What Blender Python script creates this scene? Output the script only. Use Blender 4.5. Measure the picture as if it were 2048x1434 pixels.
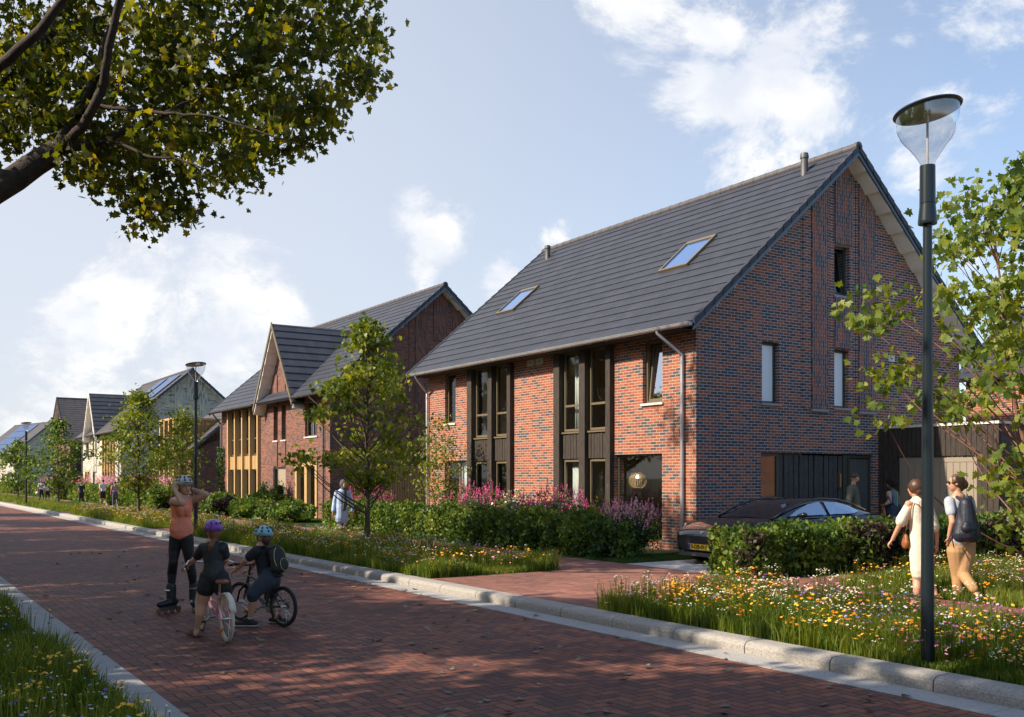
import bpy, math, random
import numpy as np
from mathutils import Vector, Matrix
for o in list(bpy.data.objects): bpy.data.objects.remove(o)
SC = bpy.context.scene
COL = SC.collection
# ---------------------------------------------------------------- camera
CZ = 1.7; FPX = 1960.0; HY = 955.0
F = Vector((.5495, .8355, 0)); RV = Vector((.8355, -.5495, 0))
cam = bpy.data.cameras.new('camera'); camo = bpy.data.objects.new('camera', cam); COL.objects.link(camo)
camo.location = (0, 0, CZ)
camo.rotation_euler = (math.radians(90), 0, -math.atan2(F.x, F.y))
cam.sensor_width = 36; cam.lens = FPX / 2048 * 36
cam.shift_y = (HY - 717) / 2048
cam.clip_end = 3000; cam.clip_start = .05
SC.camera = camo
SC.view_settings.view_transform = 'Standard'; SC.view_settings.look = 'None'
SC.view_settings.exposure = 0.58; SC.view_settings.gamma = 1
SC.render.resolution_x = 1024; SC.render.resolution_y = 717
# ---------------------------------------------------------------- sun + sky
SUN = Vector((-1, .24, .78)).normalized()
EL = math.asin(SUN.z); AZ = math.atan2(SUN.x, SUN.y)
W = bpy.data.worlds.new('World'); SC.world = W; W.use_nodes = True
nt = W.node_tree; N = nt.nodes; L = nt.links; N.clear()
out = N.new('ShaderNodeOutputWorld')
sky = N.new('ShaderNodeTexSky'); sky.sky_type = 'NISHITA'; sky.sun_disc = False
sky.sun_elevation = EL; sky.sun_rotation = AZ; sky.air_density = 1.0; sky.dust_density = 1.2; sky.ozone_density = 2.0
bg = N.new('ShaderNodeBackground'); bg.inputs[1].default_value = .14; L.new(sky.outputs[0], bg.inputs[0])
tc = N.new('ShaderNodeTexCoord')
def camdir(px, py):
    a = (px - 1024) / FPX; b = (HY - py) / FPX
    return (F + RV * a + Vector((0, 0, b))).normalized()
# cloud banks: (px, py, radius in px) turned into sky directions
CL = [(1250,-40,150),(1660,25,150),(1560,110,130),(1450,185,110),(1600,190,120),(1500,320,110),(1880,40,140),(1890,230,90),(1980,215,60),
      (1940,520,60),(2010,560,70),(880,480,62),(815,425,50),(840,545,40),(1110,480,45),(1010,560,50),(350,610,150),(450,590,140),(260,640,110),(520,640,110),
      (400,690,170),(150,650,60),(60,860,70),(150,800,150),(1850,330,70),(420,560,70),(560,600,60),(1440,60,80)]
acc = None
for px, py, r in CL:
    d = camdir(px, py)
    v = N.new('ShaderNodeVectorMath'); v.operation = 'DISTANCE'; L.new(tc.outputs['Generated'], v.inputs[0]); v.inputs[1].default_value = d
    m = N.new('ShaderNodeMapRange'); m.interpolation_type = 'SMOOTHSTEP'; m.inputs[1].default_value = r / FPX * 1.9; m.inputs[2].default_value = 0
    m.inputs[3].default_value = 0; m.inputs[4].default_value = 1; L.new(v.outputs['Value'], m.inputs[0])
    if acc is None: acc = m.outputs[0]
    else:
        a = N.new('ShaderNodeMath'); a.operation = 'MAXIMUM'; L.new(acc, a.inputs[0]); L.new(m.outputs[0], a.inputs[1]); acc = a.outputs[0]
mp = N.new('ShaderNodeMapping'); mp.inputs['Scale'].default_value = (1, 1, 1.5); L.new(tc.outputs['Generated'], mp.inputs[0])
nz = N.new('ShaderNodeTexNoise'); nz.inputs['Scale'].default_value = 7; nz.inputs['Detail'].default_value = 9; nz.inputs['Roughness'].default_value = .68
nz.inputs['Distortion'].default_value = .25; L.new(mp.outputs[0], nz.inputs[0])
ad = N.new('ShaderNodeMath'); ad.operation = 'MULTIPLY_ADD'; L.new(nz.outputs[0], ad.inputs[0]); ad.inputs[1].default_value = 3.6; ad.inputs[2].default_value = -2.0
ad2 = N.new('ShaderNodeMath'); ad2.operation = 'ADD'; L.new(ad.outputs[0], ad2.inputs[0]); L.new(acc, ad2.inputs[1])
mr = N.new('ShaderNodeMapRange'); mr.interpolation_type = 'SMOOTHSTEP'; mr.inputs[1].default_value = .32; mr.inputs[2].default_value = 1.0; mr.inputs[4].default_value = .9; L.new(ad2.outputs[0], mr.inputs[0])
# self-shading of the clouds: a second noise makes lit tops and greyer folds
nz2 = N.new('ShaderNodeTexNoise'); nz2.inputs['Scale'].default_value = 13; nz2.inputs['Detail'].default_value = 5; L.new(mp.outputs[0], nz2.inputs[0])
cr = N.new('ShaderNodeValToRGB'); cr.color_ramp.elements[0].position = .35; cr.color_ramp.elements[0].color = (.74, .78, .86, 1)
cr.color_ramp.elements[1].position = .62; cr.color_ramp.elements[1].color = (1.0, .98, .95, 1); L.new(nz2.outputs[0], cr.inputs[0])
bgc = N.new('ShaderNodeBackground'); L.new(cr.outputs[0], bgc.inputs[0]); bgc.inputs[1].default_value = .76
mx = N.new('ShaderNodeMixShader'); L.new(mr.outputs[0], mx.inputs[0]); L.new(bg.outputs[0], mx.inputs[1]); L.new(bgc.outputs[0], mx.inputs[2])
# bright haze low in the sky on the sunward (left) side
v = N.new('ShaderNodeVectorMath'); v.operation = 'DISTANCE'; L.new(tc.outputs['Generated'], v.inputs[0]); v.inputs[1].default_value = camdir(-500, 900)
hm = N.new('ShaderNodeMapRange'); hm.interpolation_type = 'SMOOTHERSTEP'; hm.inputs[1].default_value = 1.6; hm.inputs[2].default_value = .15; hm.inputs[4].default_value = .86; L.new(v.outputs['Value'], hm.inputs[0])
bgh = N.new('ShaderNodeBackground'); bgh.inputs[0].default_value = (.82, .86, .95, 1); bgh.inputs[1].default_value = .62
mh = N.new('ShaderNodeMixShader'); L.new(hm.outputs[0], mh.inputs[0]); L.new(bg.outputs[0], mh.inputs[1]); L.new(bgh.outputs[0], mh.inputs[2]); L.new(mh.outputs[0], mx.inputs[1])
L.new(mx.outputs[0], out.inputs[0])
sl = bpy.data.lights.new('sun', 'SUN'); sl.energy = 5.0; sl.angle = math.radians(.55); sl.color = (1, .87, .70)
so = bpy.data.objects.new('sun', sl); COL.objects.link(so); so.rotation_euler = (-SUN).to_track_quat('-Z', 'Y').to_euler(); so.location = (-20, 5, 30)

# ---------------------------------------------------------------- helpers
rnd = random.Random(7)
def cp(px, py, D):
    """photo pixel + distance along the view axis -> world point"""
    return F * D + RV * ((px - 1024) / FPX * D) + Vector((0, 0, CZ + (HY - py) / FPX * D))
def gp(px, py, z=.1):
    D = FPX * (CZ - z) / (py - HY); return cp(px, py, D)
def tag(o, label=None, cat=None, group=None, kind=None):
    if label: o['label'] = label
    if cat: o['category'] = cat
    if group: o['group'] = group
    if kind: o['kind'] = kind
    return o
def empty(name, loc, rz=0, label=None, cat=None, group=None):
    o = bpy.data.objects.new(name, None); COL.objects.link(o); o.location = loc; o.rotation_euler = (0, 0, rz); o.empty_display_size = .2
    return tag(o, label, cat, group)
def copy_tree(o, parent=None):
    c = o.copy(); COL.objects.link(c); c.parent = parent
    for ch in o.children: copy_tree(ch, c)
    return c
class MB:
    def __init__(s): s.v = []; s.f = []; s.m = []
    def add(s, vs, fs, mi=0):
        b = len(s.v); s.v += [tuple(v) for v in vs]
        for f in fs: s.f.append(tuple(b + i for i in f)); s.m.append(mi)
    def box(s, x0, x1, y0, y1, z0, z1, mi=0):
        if x1 < x0: x0, x1 = x1, x0
        if y1 < y0: y0, y1 = y1, y0
        if z1 < z0: z0, z1 = z1, z0
        s.add([(x0,y0,z0),(x1,y0,z0),(x1,y1,z0),(x0,y1,z0),(x0,y0,z1),(x1,y0,z1),(x1,y1,z1),(x0,y1,z1)],
              [(0,3,2,1),(4,5,6,7),(0,1,5,4),(1,2,6,5),(2,3,7,6),(3,0,4,7)], mi)
    def prism(s, poly, vec, mi=0):
        n = len(poly); vec = Vector(vec); p = [Vector(q) for q in poly]
        s.add(p + [q + vec for q in p], [tuple(range(n))[::-1], tuple(range(n, 2*n))] + [(i, (i+1) % n, n + (i+1) % n, n + i) for i in range(n)], mi)
    def tube(s, pts, rs, n=8, mi=0, cap=True, flat=None):
        pts = [Vector(p) for p in pts]
        if not hasattr(rs, '__len__'): rs = [rs] * len(pts)
        vs = []; up = None
        for i, p in enumerate(pts):
            a = pts[max(i-1, 0)]; b = pts[min(i+1, len(pts)-1)]; t = (b - a)
            if t.length < 1e-9: t = Vector((0, 0, 1))
            t.normalize()
            if up is None: up = t.orthogonal().normalized()
            else:
                up = up - t * up.dot(t)
                up = up.normalized() if up.length > 1e-6 else t.orthogonal().normalized()
            w = t.cross(up)
            for k in range(n):
                an = 2*math.pi*k/n; vs.append(p + (up*math.cos(an) + w*math.sin(an)) * rs[i])
        fs = []
        for i in range(len(pts)-1):
            for k in range(n): fs.append((i*n+k, i*n+(k+1) % n, (i+1)*n+(k+1) % n, (i+1)*n+k))
        if cap: fs.append(tuple(range(n))[::-1]); fs.append(tuple((len(pts)-1)*n+k for k in range(n)))
        s.add(vs, fs, mi)
    def lathe(s, prof, c=(0,0,0), n=24, mi=0, M=None, close=False):
        c = Vector(c); vs = []
        for r, z in prof:
            for k in range(n):
                a = 2*math.pi*k/n; p = Vector((r*math.cos(a), r*math.sin(a), z))
                if M: p = M @ p
                vs.append(c + p)
        fs = []
        m = len(prof); 
        for i in range(m if close else m-1):
            j = (i+1) % m
            for k in range(n): fs.append((i*n+k, i*n+(k+1) % n, j*n+(k+1) % n, j*n+k))
        s.add(vs, fs, mi)
    def ball(s, c, r, n=10, mi=0, M=None):
        rr = r if hasattr(r, '__len__') else (r, r, r)
        prof = [(math.sin(math.pi*i/(n//2+2)), -math.cos(math.pi*i/(n//2+2))) for i in range(n//2+3)]
        S = Matrix.Diagonal(rr); S = (M @ S) if M else S
        s.lathe([(max(a, 1e-4), b) for a, b in prof], c, n, mi, S)
    def cap2(s, A, B, ra, rb, n=12, ratio=1, fwd=None, mi=0):
        """tapered capsule, optionally flattened along fwd"""
        A = Vector(A); B = Vector(B); t = B - A; l = t.length
        t = t / l if l > 1e-6 else Vector((0, 0, 1))
        if fwd is None: u = t.orthogonal().normalized()
        else:
            u = Vector(fwd) - t * Vector(fwd).dot(t); u.normalize()
        w = t.cross(u); vs = []; rings = []
        for j in range(4):
            a = math.pi/2*(1 - j/3); rings.append((A - t*ra*math.sin(a), max(ra*math.cos(a), ra*.05)))
        for j in range(4):
            a = math.pi/2*j/3; rings.append((B + t*rb*math.sin(a), max(rb*math.cos(a), rb*.05)))
        for c, r in rings:
            for k in range(n):
                an = 2*math.pi*k/n; vs.append(c + u*math.cos(an)*r*ratio + w*math.sin(an)*r)
        fs = [tuple(range(n))[::-1], tuple(7*n+k for k in range(n))]
        for i in range(7):
            for k in range(n): fs.append((i*n+k, i*n+(k+1) % n, (i+1)*n+(k+1) % n, (i+1)*n+k))
        s.add(vs, fs, mi)
    def mesh(s, name, mats, smooth=False):
        me = bpy.data.meshes.new(name); me.from_pydata(s.v, [], s.f)
        if not isinstance(mats, (list, tuple)): mats = [mats]
        for m in mats: me.materials.append(m)
        if len(mats) > 1: me.polygons.foreach_set('material_index', s.m)
        if smooth: me.polygons.foreach_set('use_smooth', [True]*len(me.polygons))
        me.update(); return me
    def build(s, name, mats, parent=None, smooth=False, label=None, cat=None, group=None, kind=None, loc=None, autos=None, bevel=None):
        me = s.mesh(name, mats, smooth)
        o = bpy.data.objects.new(name, me); COL.objects.link(o)
        if parent: o.parent = parent
        if loc: o.location = loc
        if bevel:
            b = o.modifiers.new('bevel', 'BEVEL'); b.width = bevel; b.segments = 2; b.limit_method = 'ANGLE'; b.angle_limit = math.radians(40)
        if autos:
            for p in me.polygons: p.use_smooth = True
            if hasattr(me, 'set_sharp_from_angle'): me.set_sharp_from_angle(angle=math.radians(autos))
        return tag(o, label, cat, group, kind)
def npmesh(name, verts, faces_n, mats, midx=None, smooth=False):
    """verts (N,3); faces given as an (M,k) index array"""
    me = bpy.data.meshes.new(name); M_, k = faces_n.shape
    me.vertices.add(len(verts)); me.vertices.foreach_set('co', np.asarray(verts, np.float32).ravel())
    me.loops.add(M_*k); me.loops.foreach_set('vertex_index', faces_n.ravel().astype(np.int32))
    me.polygons.add(M_); me.polygons.foreach_set('loop_start', (np.arange(M_)*k).astype(np.int32))
    if not isinstance(mats, (list, tuple)): mats = [mats]
    for m in mats: me.materials.append(m)
    if midx is not None: me.polygons.foreach_set('material_index', midx.astype(np.int32))
    if smooth: me.polygons.foreach_set('use_smooth', np.ones(M_, bool))
    me.update(calc_edges=True); me.validate(); return me
def link(name, me, parent=None, **k):
    o = bpy.data.objects.new(name, me); COL.objects.link(o)
    if parent: o.parent = parent
    return tag(o, k.get('label'), k.get('cat'), k.get('group'), k.get('kind'))

# ---------------------------------------------------------------- materials
def newmat(name):
    m = bpy.data.materials.new(name); m.use_nodes = True; nt = m.node_tree
    b = nt.nodes['Principled BSDF']; return m, nt.nodes, nt.links, b
def P(name, col, rough=.6, metal=0, spec=.5, noise=0, nscale=8, bump=0, bscale=None, coat=0):
    m, n, l, b = newmat(name)
    b.inputs['Base Color'].default_value = (*col, 1); b.inputs['Roughness'].default_value = rough; b.inputs['Metallic'].default_value = metal
    b.inputs['Specular IOR Level'].default_value = spec
    if coat: b.inputs['Coat Weight'].default_value = coat; b.inputs['Coat Roughness'].default_value = .04
    if noise or bump:
        t = n.new('ShaderNodeTexCoord'); z = n.new('ShaderNodeTexNoise'); z.inputs['Scale'].default_value = nscale; z.inputs['Detail'].default_value = 6; l.new(t.outputs['Object'], z.inputs[0])
        if noise:
            r = n.new('ShaderNodeMapRange'); r.inputs[1].default_value = .3; r.inputs[2].default_value = .7; r.inputs[3].default_value = 1-noise; r.inputs[4].default_value = 1+noise; l.new(z.outputs[0], r.inputs[0])
            x = n.new('ShaderNodeMix'); x.data_type = 'RGBA'; x.blend_type = 'MULTIPLY'; x.inputs[0].default_value = 1; x.inputs[6].default_value = (*col, 1)
            cmb = n.new('ShaderNodeCombineColor'); [l.new(r.outputs[0], cmb.inputs[i]) for i in range(3)]; l.new(cmb.outputs[0], x.inputs[7]); l.new(x.outputs[2], b.inputs['Base Color'])
        if bump:
            z2 = n.new('ShaderNodeTexNoise'); z2.inputs['Scale'].default_value = bscale or nscale*4; z2.inputs['Detail'].default_value = 5; l.new(t.outputs['Object'], z2.inputs[0])
            bp = n.new('ShaderNodeBump'); bp.inputs['Strength'].default_value = bump; bp.inputs['Distance'].default_value = .01; l.new(z2.outputs[0], bp.inputs['Height']); l.new(bp.outputs[0], b.inputs['Normal'])
    return m
def ramp(n, stops, interp='CONSTANT'):
    r = n.new('ShaderNodeValToRGB'); r.color_ramp.interpolation = interp; e = r.color_ramp.elements
    while len(e) < len(stops): e.new(.5)
    for i, (p, c) in enumerate(stops): e[i].position = p; e[i].color = (*c, 1)
    return r
def mth(n, l, op, a, b=None, c=None):
    x = n.new('ShaderNodeMath'); x.operation = op
    for i, q in enumerate((a, b, c)):
        if q is None: continue
        if isinstance(q, (int, float)): x.inputs[i].default_value = q
        else: l.new(q, x.inputs[i])
    return x.outputs[0]
def brick(name, cols, mortar, bw=.21, rh=.066, vert=False, mort=.0075, var=.2):
    """running-bond brickwork in object space: u = x + y along the wall, v = z"""
    m, n, l, b = newmat(name); t = n.new('ShaderNodeTexCoord'); s = n.new('ShaderNodeSeparateXYZ'); l.new(t.outputs['Object'], s.inputs[0])
    u = mth(n, l, 'ADD', s.outputs[0], s.outputs[1]); cb = n.new('ShaderNodeCombineXYZ')
    if vert: l.new(s.outputs[2], cb.inputs[0]); l.new(u, cb.inputs[1])
    else: l.new(u, cb.inputs[0]); l.new(s.outputs[2], cb.inputs[1])
    k = n.new('ShaderNodeTexBrick'); l.new(cb.outputs[0], k.inputs[0]); k.inputs['Color1'].default_value = (0,0,0,1); k.inputs['Color2'].default_value = (1,1,1,1); k.inputs['Mortar'].default_value = (.5,.5,.5,1)
    k.inputs['Scale'].default_value = 1; k.inputs['Mortar Size'].default_value = mort; k.inputs['Mortar Smooth'].default_value = .15; k.inputs['Bias'].default_value = 0
    k.inputs['Brick Width'].default_value = bw; k.inputs['Row Height'].default_value = rh
    N_ = len(cols); r = ramp(n, [(i/N_, c) for i, c in enumerate(cols)]); l.new(k.outputs[0], r.inputs[0])
    z = n.new('ShaderNodeTexNoise'); z.inputs['Scale'].default_value = 26; z.inputs['Detail'].default_value = 6; l.new(cb.outputs[0], z.inputs[0])
    z3 = n.new('ShaderNodeTexNoise'); z3.inputs['Scale'].default_value = .7; z3.inputs['Detail'].default_value = 4; l.new(cb.outputs[0], z3.inputs[0])
    f = mth(n, l, 'MULTIPLY_ADD', z.outputs[0], var*2, 1-var); f2 = mth(n, l, 'MULTIPLY_ADD', z3.outputs[0], .5, .75); f = mth(n, l, 'MULTIPLY', f, f2)
    x = n.new('ShaderNodeVectorMath'); x.operation = 'SCALE'; l.new(r.outputs[0], x.inputs[0]); l.new(f, x.inputs['Scale'])
    mx = n.new('ShaderNodeMix'); mx.data_type = 'RGBA'; l.new(k.outputs['Fac'], mx.inputs[0]); l.new(x.outputs[0], mx.inputs[6]); mx.inputs[7].default_value = (*mortar, 1)
    l.new(mx.outputs[2], b.inputs['Base Color']); b.inputs['Roughness'].default_value = .85; b.inputs['Specular IOR Level'].default_value = .25
    h = mth(n, l, 'MULTIPLY_ADD', k.outputs['Fac'], -1.0, z.outputs[0]); bp = n.new('ShaderNodeBump'); bp.inputs['Strength'].default_value = .6; bp.inputs['Distance'].default_value = .008; l.new(h, bp.inputs['Height']); l.new(bp.outputs[0], b.inputs['Normal'])
    return m
def herring(name, cols, joint, w=.1, rough=.7, jw=.055):
    """90 degree herringbone paving, two-to-one bricks, in object x/y"""
    m, n, l, b = newmat(name); t = n.new('ShaderNodeTexCoord'); s = n.new('ShaderNodeSeparateXYZ'); l.new(t.outputs['Object'], s.inputs[0])
    X = mth(n, l, 'MULTIPLY', s.outputs[0], 1/w); Y = mth(n, l, 'MULTIPLY', s.outputs[1], 1/w)
    i = mth(n, l, 'FLOOR', X); j = mth(n, l, 'FLOOR', Y); fx = mth(n, l, 'SUBTRACT', X, i); fy = mth(n, l, 'SUBTRACT', Y, j)
    k = mth(n, l, 'FLOORED_MODULO', mth(n, l, 'SUBTRACT', i, j), 4)
    e = [mth(n, l, 'COMPARE', k, q, .3) for q in range(4)]
    L_ = mth(n, l, 'ADD', fx, e[1]); R_ = mth(n, l, 'ADD', mth(n, l, 'SUBTRACT', 1, fx), e[0])
    B_ = mth(n, l, 'ADD', fy, e[2]); T_ = mth(n, l, 'ADD', mth(n, l, 'SUBTRACT', 1, fy), e[3])
    d = mth(n, l, 'MINIMUM', mth(n, l, 'MINIMUM', L_, R_), mth(n, l, 'MINIMUM', B_, T_))
    ii = mth(n, l, 'SUBTRACT', i, e[1]); jj = mth(n, l, 'SUBTRACT', j, e[2])
    cb = n.new('ShaderNodeCombineXYZ'); l.new(ii, cb.inputs[0]); l.new(jj, cb.inputs[1])
    wn = n.new('ShaderNodeTexWhiteNoise'); wn.noise_dimensions = '2D'; l.new(cb.outputs[0], wn.inputs[0])
    r = ramp(n, [(q/len(cols), c) for q, c in enumerate(cols)]); l.new(wn.outputs['Value'], r.inputs[0])
    z = n.new('ShaderNodeTexNoise'); z.inputs['Scale'].default_value = 30; z.inputs['Detail'].default_value = 7; l.new(t.outputs['Object'], z.inputs[0])
    z3 = n.new('ShaderNodeTexNoise'); z3.inputs['Scale'].default_value = .5; z3.inputs['Detail'].default_value = 6; l.new(t.outputs['Object'], z3.inputs[0])
    f = mth(n, l, 'MULTIPLY', mth(n, l, 'MULTIPLY_ADD', z.outputs[0], .7, .65), mth(n, l, 'MULTIPLY_ADD', z3.outputs[0], 1.3, .35))
    x = n.new('ShaderNodeVectorMath'); x.operation = 'SCALE'; l.new(r.outputs[0], x.inputs[0]); l.new(f, x.inputs['Scale'])
    g = n.new('ShaderNodeMapRange'); g.interpolation_type = 'SMOOTHSTEP'; g.inputs[1].default_value = jw*.5; g.inputs[2].default_value = jw*1.5; l.new(d, g.inputs[0])
    mx = n.new('ShaderNodeMix'); mx.data_type = 'RGBA'; l.new(g.outputs[0], mx.inputs[0]); mx.inputs[6].default_value = (*joint, 1); l.new(x.outputs[0], mx.inputs[7])
    l.new(mx.outputs[2], b.inputs['Base Color']); b.inputs['Roughness'].default_value = rough; b.inputs['Specular IOR Level'].default_value = .3
    hgt = mth(n, l, 'ADD', mth(n, l, 'MULTIPLY', g.outputs[0], 1.0), mth(n, l, 'ADD', mth(n, l, 'MULTIPLY', z.outputs[0], .45), mth(n, l, 'MULTIPLY', wn.outputs['Value'], .35)))
    bp = n.new('ShaderNodeBump'); bp.inputs['Strength'].default_value = .9; bp.inputs['Distance'].default_value = .008; l.new(hgt, bp.inputs['Height']); l.new(bp.outputs[0], b.inputs['Normal'])
    return m
def leafm(name, cols, trans=.4, rough=.45, vs=1.5):
    """foliage: colour varies per clump and per leaf, light passes through"""
    m, n, l, b = newmat(name); n.remove(b); g = n.new('ShaderNodeNewGeometry'); t = n.new('ShaderNodeTexCoord')
    z = n.new('ShaderNodeTexNoise'); z.inputs['Scale'].default_value = vs; z.inputs['Detail'].default_value = 3; l.new(t.outputs['Object'], z.inputs[0])
    v = mth(n, l, 'MULTIPLY_ADD', g.outputs['Random Per Island'], .55, mth(n, l, 'MULTIPLY_ADD', z.outputs[0], 1.3, -.45))
    r = ramp(n, [((i+.5)/len(cols), c) for i, c in enumerate(cols)], 'LINEAR'); l.new(v, r.inputs[0])
    d = n.new('ShaderNodeBsdfPrincipled'); l.new(r.outputs[0], d.inputs['Base Color']); d.inputs['Roughness'].default_value = rough; d.inputs['Specular IOR Level'].default_value = .35
    tr = n.new('ShaderNodeBsdfTranslucent'); sc = n.new('ShaderNodeVectorMath'); sc.operation = 'MULTIPLY'; sc.inputs[1].default_value = (1.9, 1.6, .35); l.new(r.outputs[0], sc.inputs[0]); l.new(sc.outputs[0], tr.inputs[0])
    mx = n.new('ShaderNodeMixShader'); mx.inputs[0].default_value = trans; l.new(d.outputs[0], mx.inputs[1]); l.new(tr.outputs[0], mx.inputs[2])
    l.new(mx.outputs[0], n['Material Output'].inputs[0]); return m
def glassm(name, tint=(.8,.9,.95), refl=.12, rough=.02, dark=1.0):
    m, n, l, b = newmat(name); n.remove(b)
    tr = n.new('ShaderNodeBsdfTransparent'); tr.inputs[0].default_value = (*[c*dark for c in tint], 1)
    gl = n.new('ShaderNodeBsdfGlossy'); gl.inputs['Roughness'].default_value = rough; gl.inputs[0].default_value = (.95,.97,1,1)
    g = n.new('ShaderNodeNewGeometry'); vd = n.new('ShaderNodeVectorMath'); vd.operation = 'DOT_PRODUCT'; l.new(g.outputs['Normal'], vd.inputs[0]); l.new(g.outputs['Incoming'], vd.inputs[1])
    ca = mth(n, l, 'ABSOLUTE', vd.outputs['Value']); f = mth(n, l, 'MULTIPLY_ADD', mth(n, l, 'POWER', mth(n, l, 'SUBTRACT', 1, ca), 5), .9, .05+refl); f.node.use_clamp = True
    mx = n.new('ShaderNodeMixShader'); l.new(f, mx.inputs[0]); l.new(tr.outputs[0], mx.inputs[1]); l.new(gl.outputs[0], mx.inputs[2]); l.new(mx.outputs[0], n['Material Output'].inputs[0]); return m
def wood(name, c1, c2, rough=.8, board=0, sc=3.0):
    m, n, l, b = newmat(name); t = n.new('ShaderNodeTexCoord'); mp = n.new('ShaderNodeMapping'); mp.inputs['Scale'].default_value = (22, 22, 1.6); l.new(t.outputs['Object'], mp.inputs[0])
    z = n.new('ShaderNodeTexNoise'); z.inputs['Scale'].default_value = sc; z.inputs['Detail'].default_value = 7; z.inputs['Roughness'].default_value = .7; l.new(mp.outputs[0], z.inputs[0])
    r = ramp(n, [(.32, c1), (.68, c2)], 'LINEAR'); l.new(z.outputs[0], r.inputs[0]); l.new(r.outputs[0], b.inputs['Base Color']); b.inputs['Roughness'].default_value = rough
    bp = n.new('ShaderNodeBump'); bp.inputs['Strength'].default_value = .7; bp.inputs['Distance'].default_value = .01; l.new(z.outputs[0], bp.inputs['Height']); l.new(bp.outputs[0], b.inputs['Normal']); return m
def tilem(name, col, tw=.33, axis=1, rh=.231):
    m, n, l, b = newmat(name); t = n.new('ShaderNodeTexCoord'); g = n.new('ShaderNodeNewGeometry')
    z = n.new('ShaderNodeTexNoise'); z.inputs['Scale'].default_value = 3; z.inputs['Detail'].default_value = 8; l.new(t.outputs['Object'], z.inputs[0])
    k = n.new('ShaderNodeTexBrick'); k.inputs['Scale'].default_value = 1; k.inputs['Brick Width'].default_value = tw; k.inputs['Row Height'].default_value = rh; k.inputs['Mortar Size'].default_value = .004; k.inputs['Color1'].default_value = (.88,.88,.88,1); k.inputs['Color2'].default_value = (1.12,1.12,1.12,1); k.inputs['Mortar'].default_value = (.55,.55,.55,1)
    s = n.new('ShaderNodeSeparateXYZ'); l.new(t.outputs['Object'], s.inputs[0]); cb = n.new('ShaderNodeCombineXYZ'); l.new(s.outputs[axis], cb.inputs[0]); l.new(mth(n, l, 'SUBTRACT', s.outputs[2], 4.85), cb.inputs[1]); l.new(cb.outputs[0], k.inputs[0])
    f = mth(n, l, 'MULTIPLY_ADD', z.outputs[0], .5, .75); f = mth(n, l, 'MULTIPLY', f, k.outputs[0])
    x = n.new('ShaderNodeVectorMath'); x.operation = 'SCALE'; x.inputs[0].default_value = col; l.new(f, x.inputs['Scale']); l.new(x.outputs[0], b.inputs['Base Color'])
    b.inputs['Roughness'].default_value = .55; b.inputs['Specular IOR Level'].default_value = .4
    bp = n.new('ShaderNodeBump'); bp.inputs['Strength'].default_value = .25; bp.inputs['Distance'].default_value = .01
    z2 = n.new('ShaderNodeTexNoise'); z2.inputs['Scale'].default_value = 60; l.new(t.outputs['Object'], z2.inputs[0]); l.new(z2.outputs[0], bp.inputs['Height']); l.new(bp.outputs[0], b.inputs['Normal'])
    return m
RED = [(.34,.105,.055),(.29,.082,.046),(.37,.122,.060),(.10,.08,.08),(.32,.095,.05),(.23,.08,.055),(.38,.12,.055),(.085,.075,.085),(.33,.088,.045)]
GAB = [(.26,.09,.055),(.07,.075,.10),(.30,.10,.055),(.12,.085,.09),(.055,.07,.10),(.24,.08,.055),(.16,.075,.07),(.065,.07,.09),(.32,.11,.06)]
DRK = [(.17,.075,.055),(.13,.06,.05),(.09,.06,.055),(.20,.085,.06),(.07,.055,.055),(.15,.065,.05)]
MIX2 = [(.25,.095,.06),(.21,.075,.05),(.12,.065,.055),(.28,.105,.065),(.10,.07,.065),(.23,.085,.055)]
PALE = [(.50,.46,.38),(.42,.39,.33),(.55,.51,.43),(.20,.20,.18),(.47,.43,.36),(.52,.48,.40)]
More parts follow.
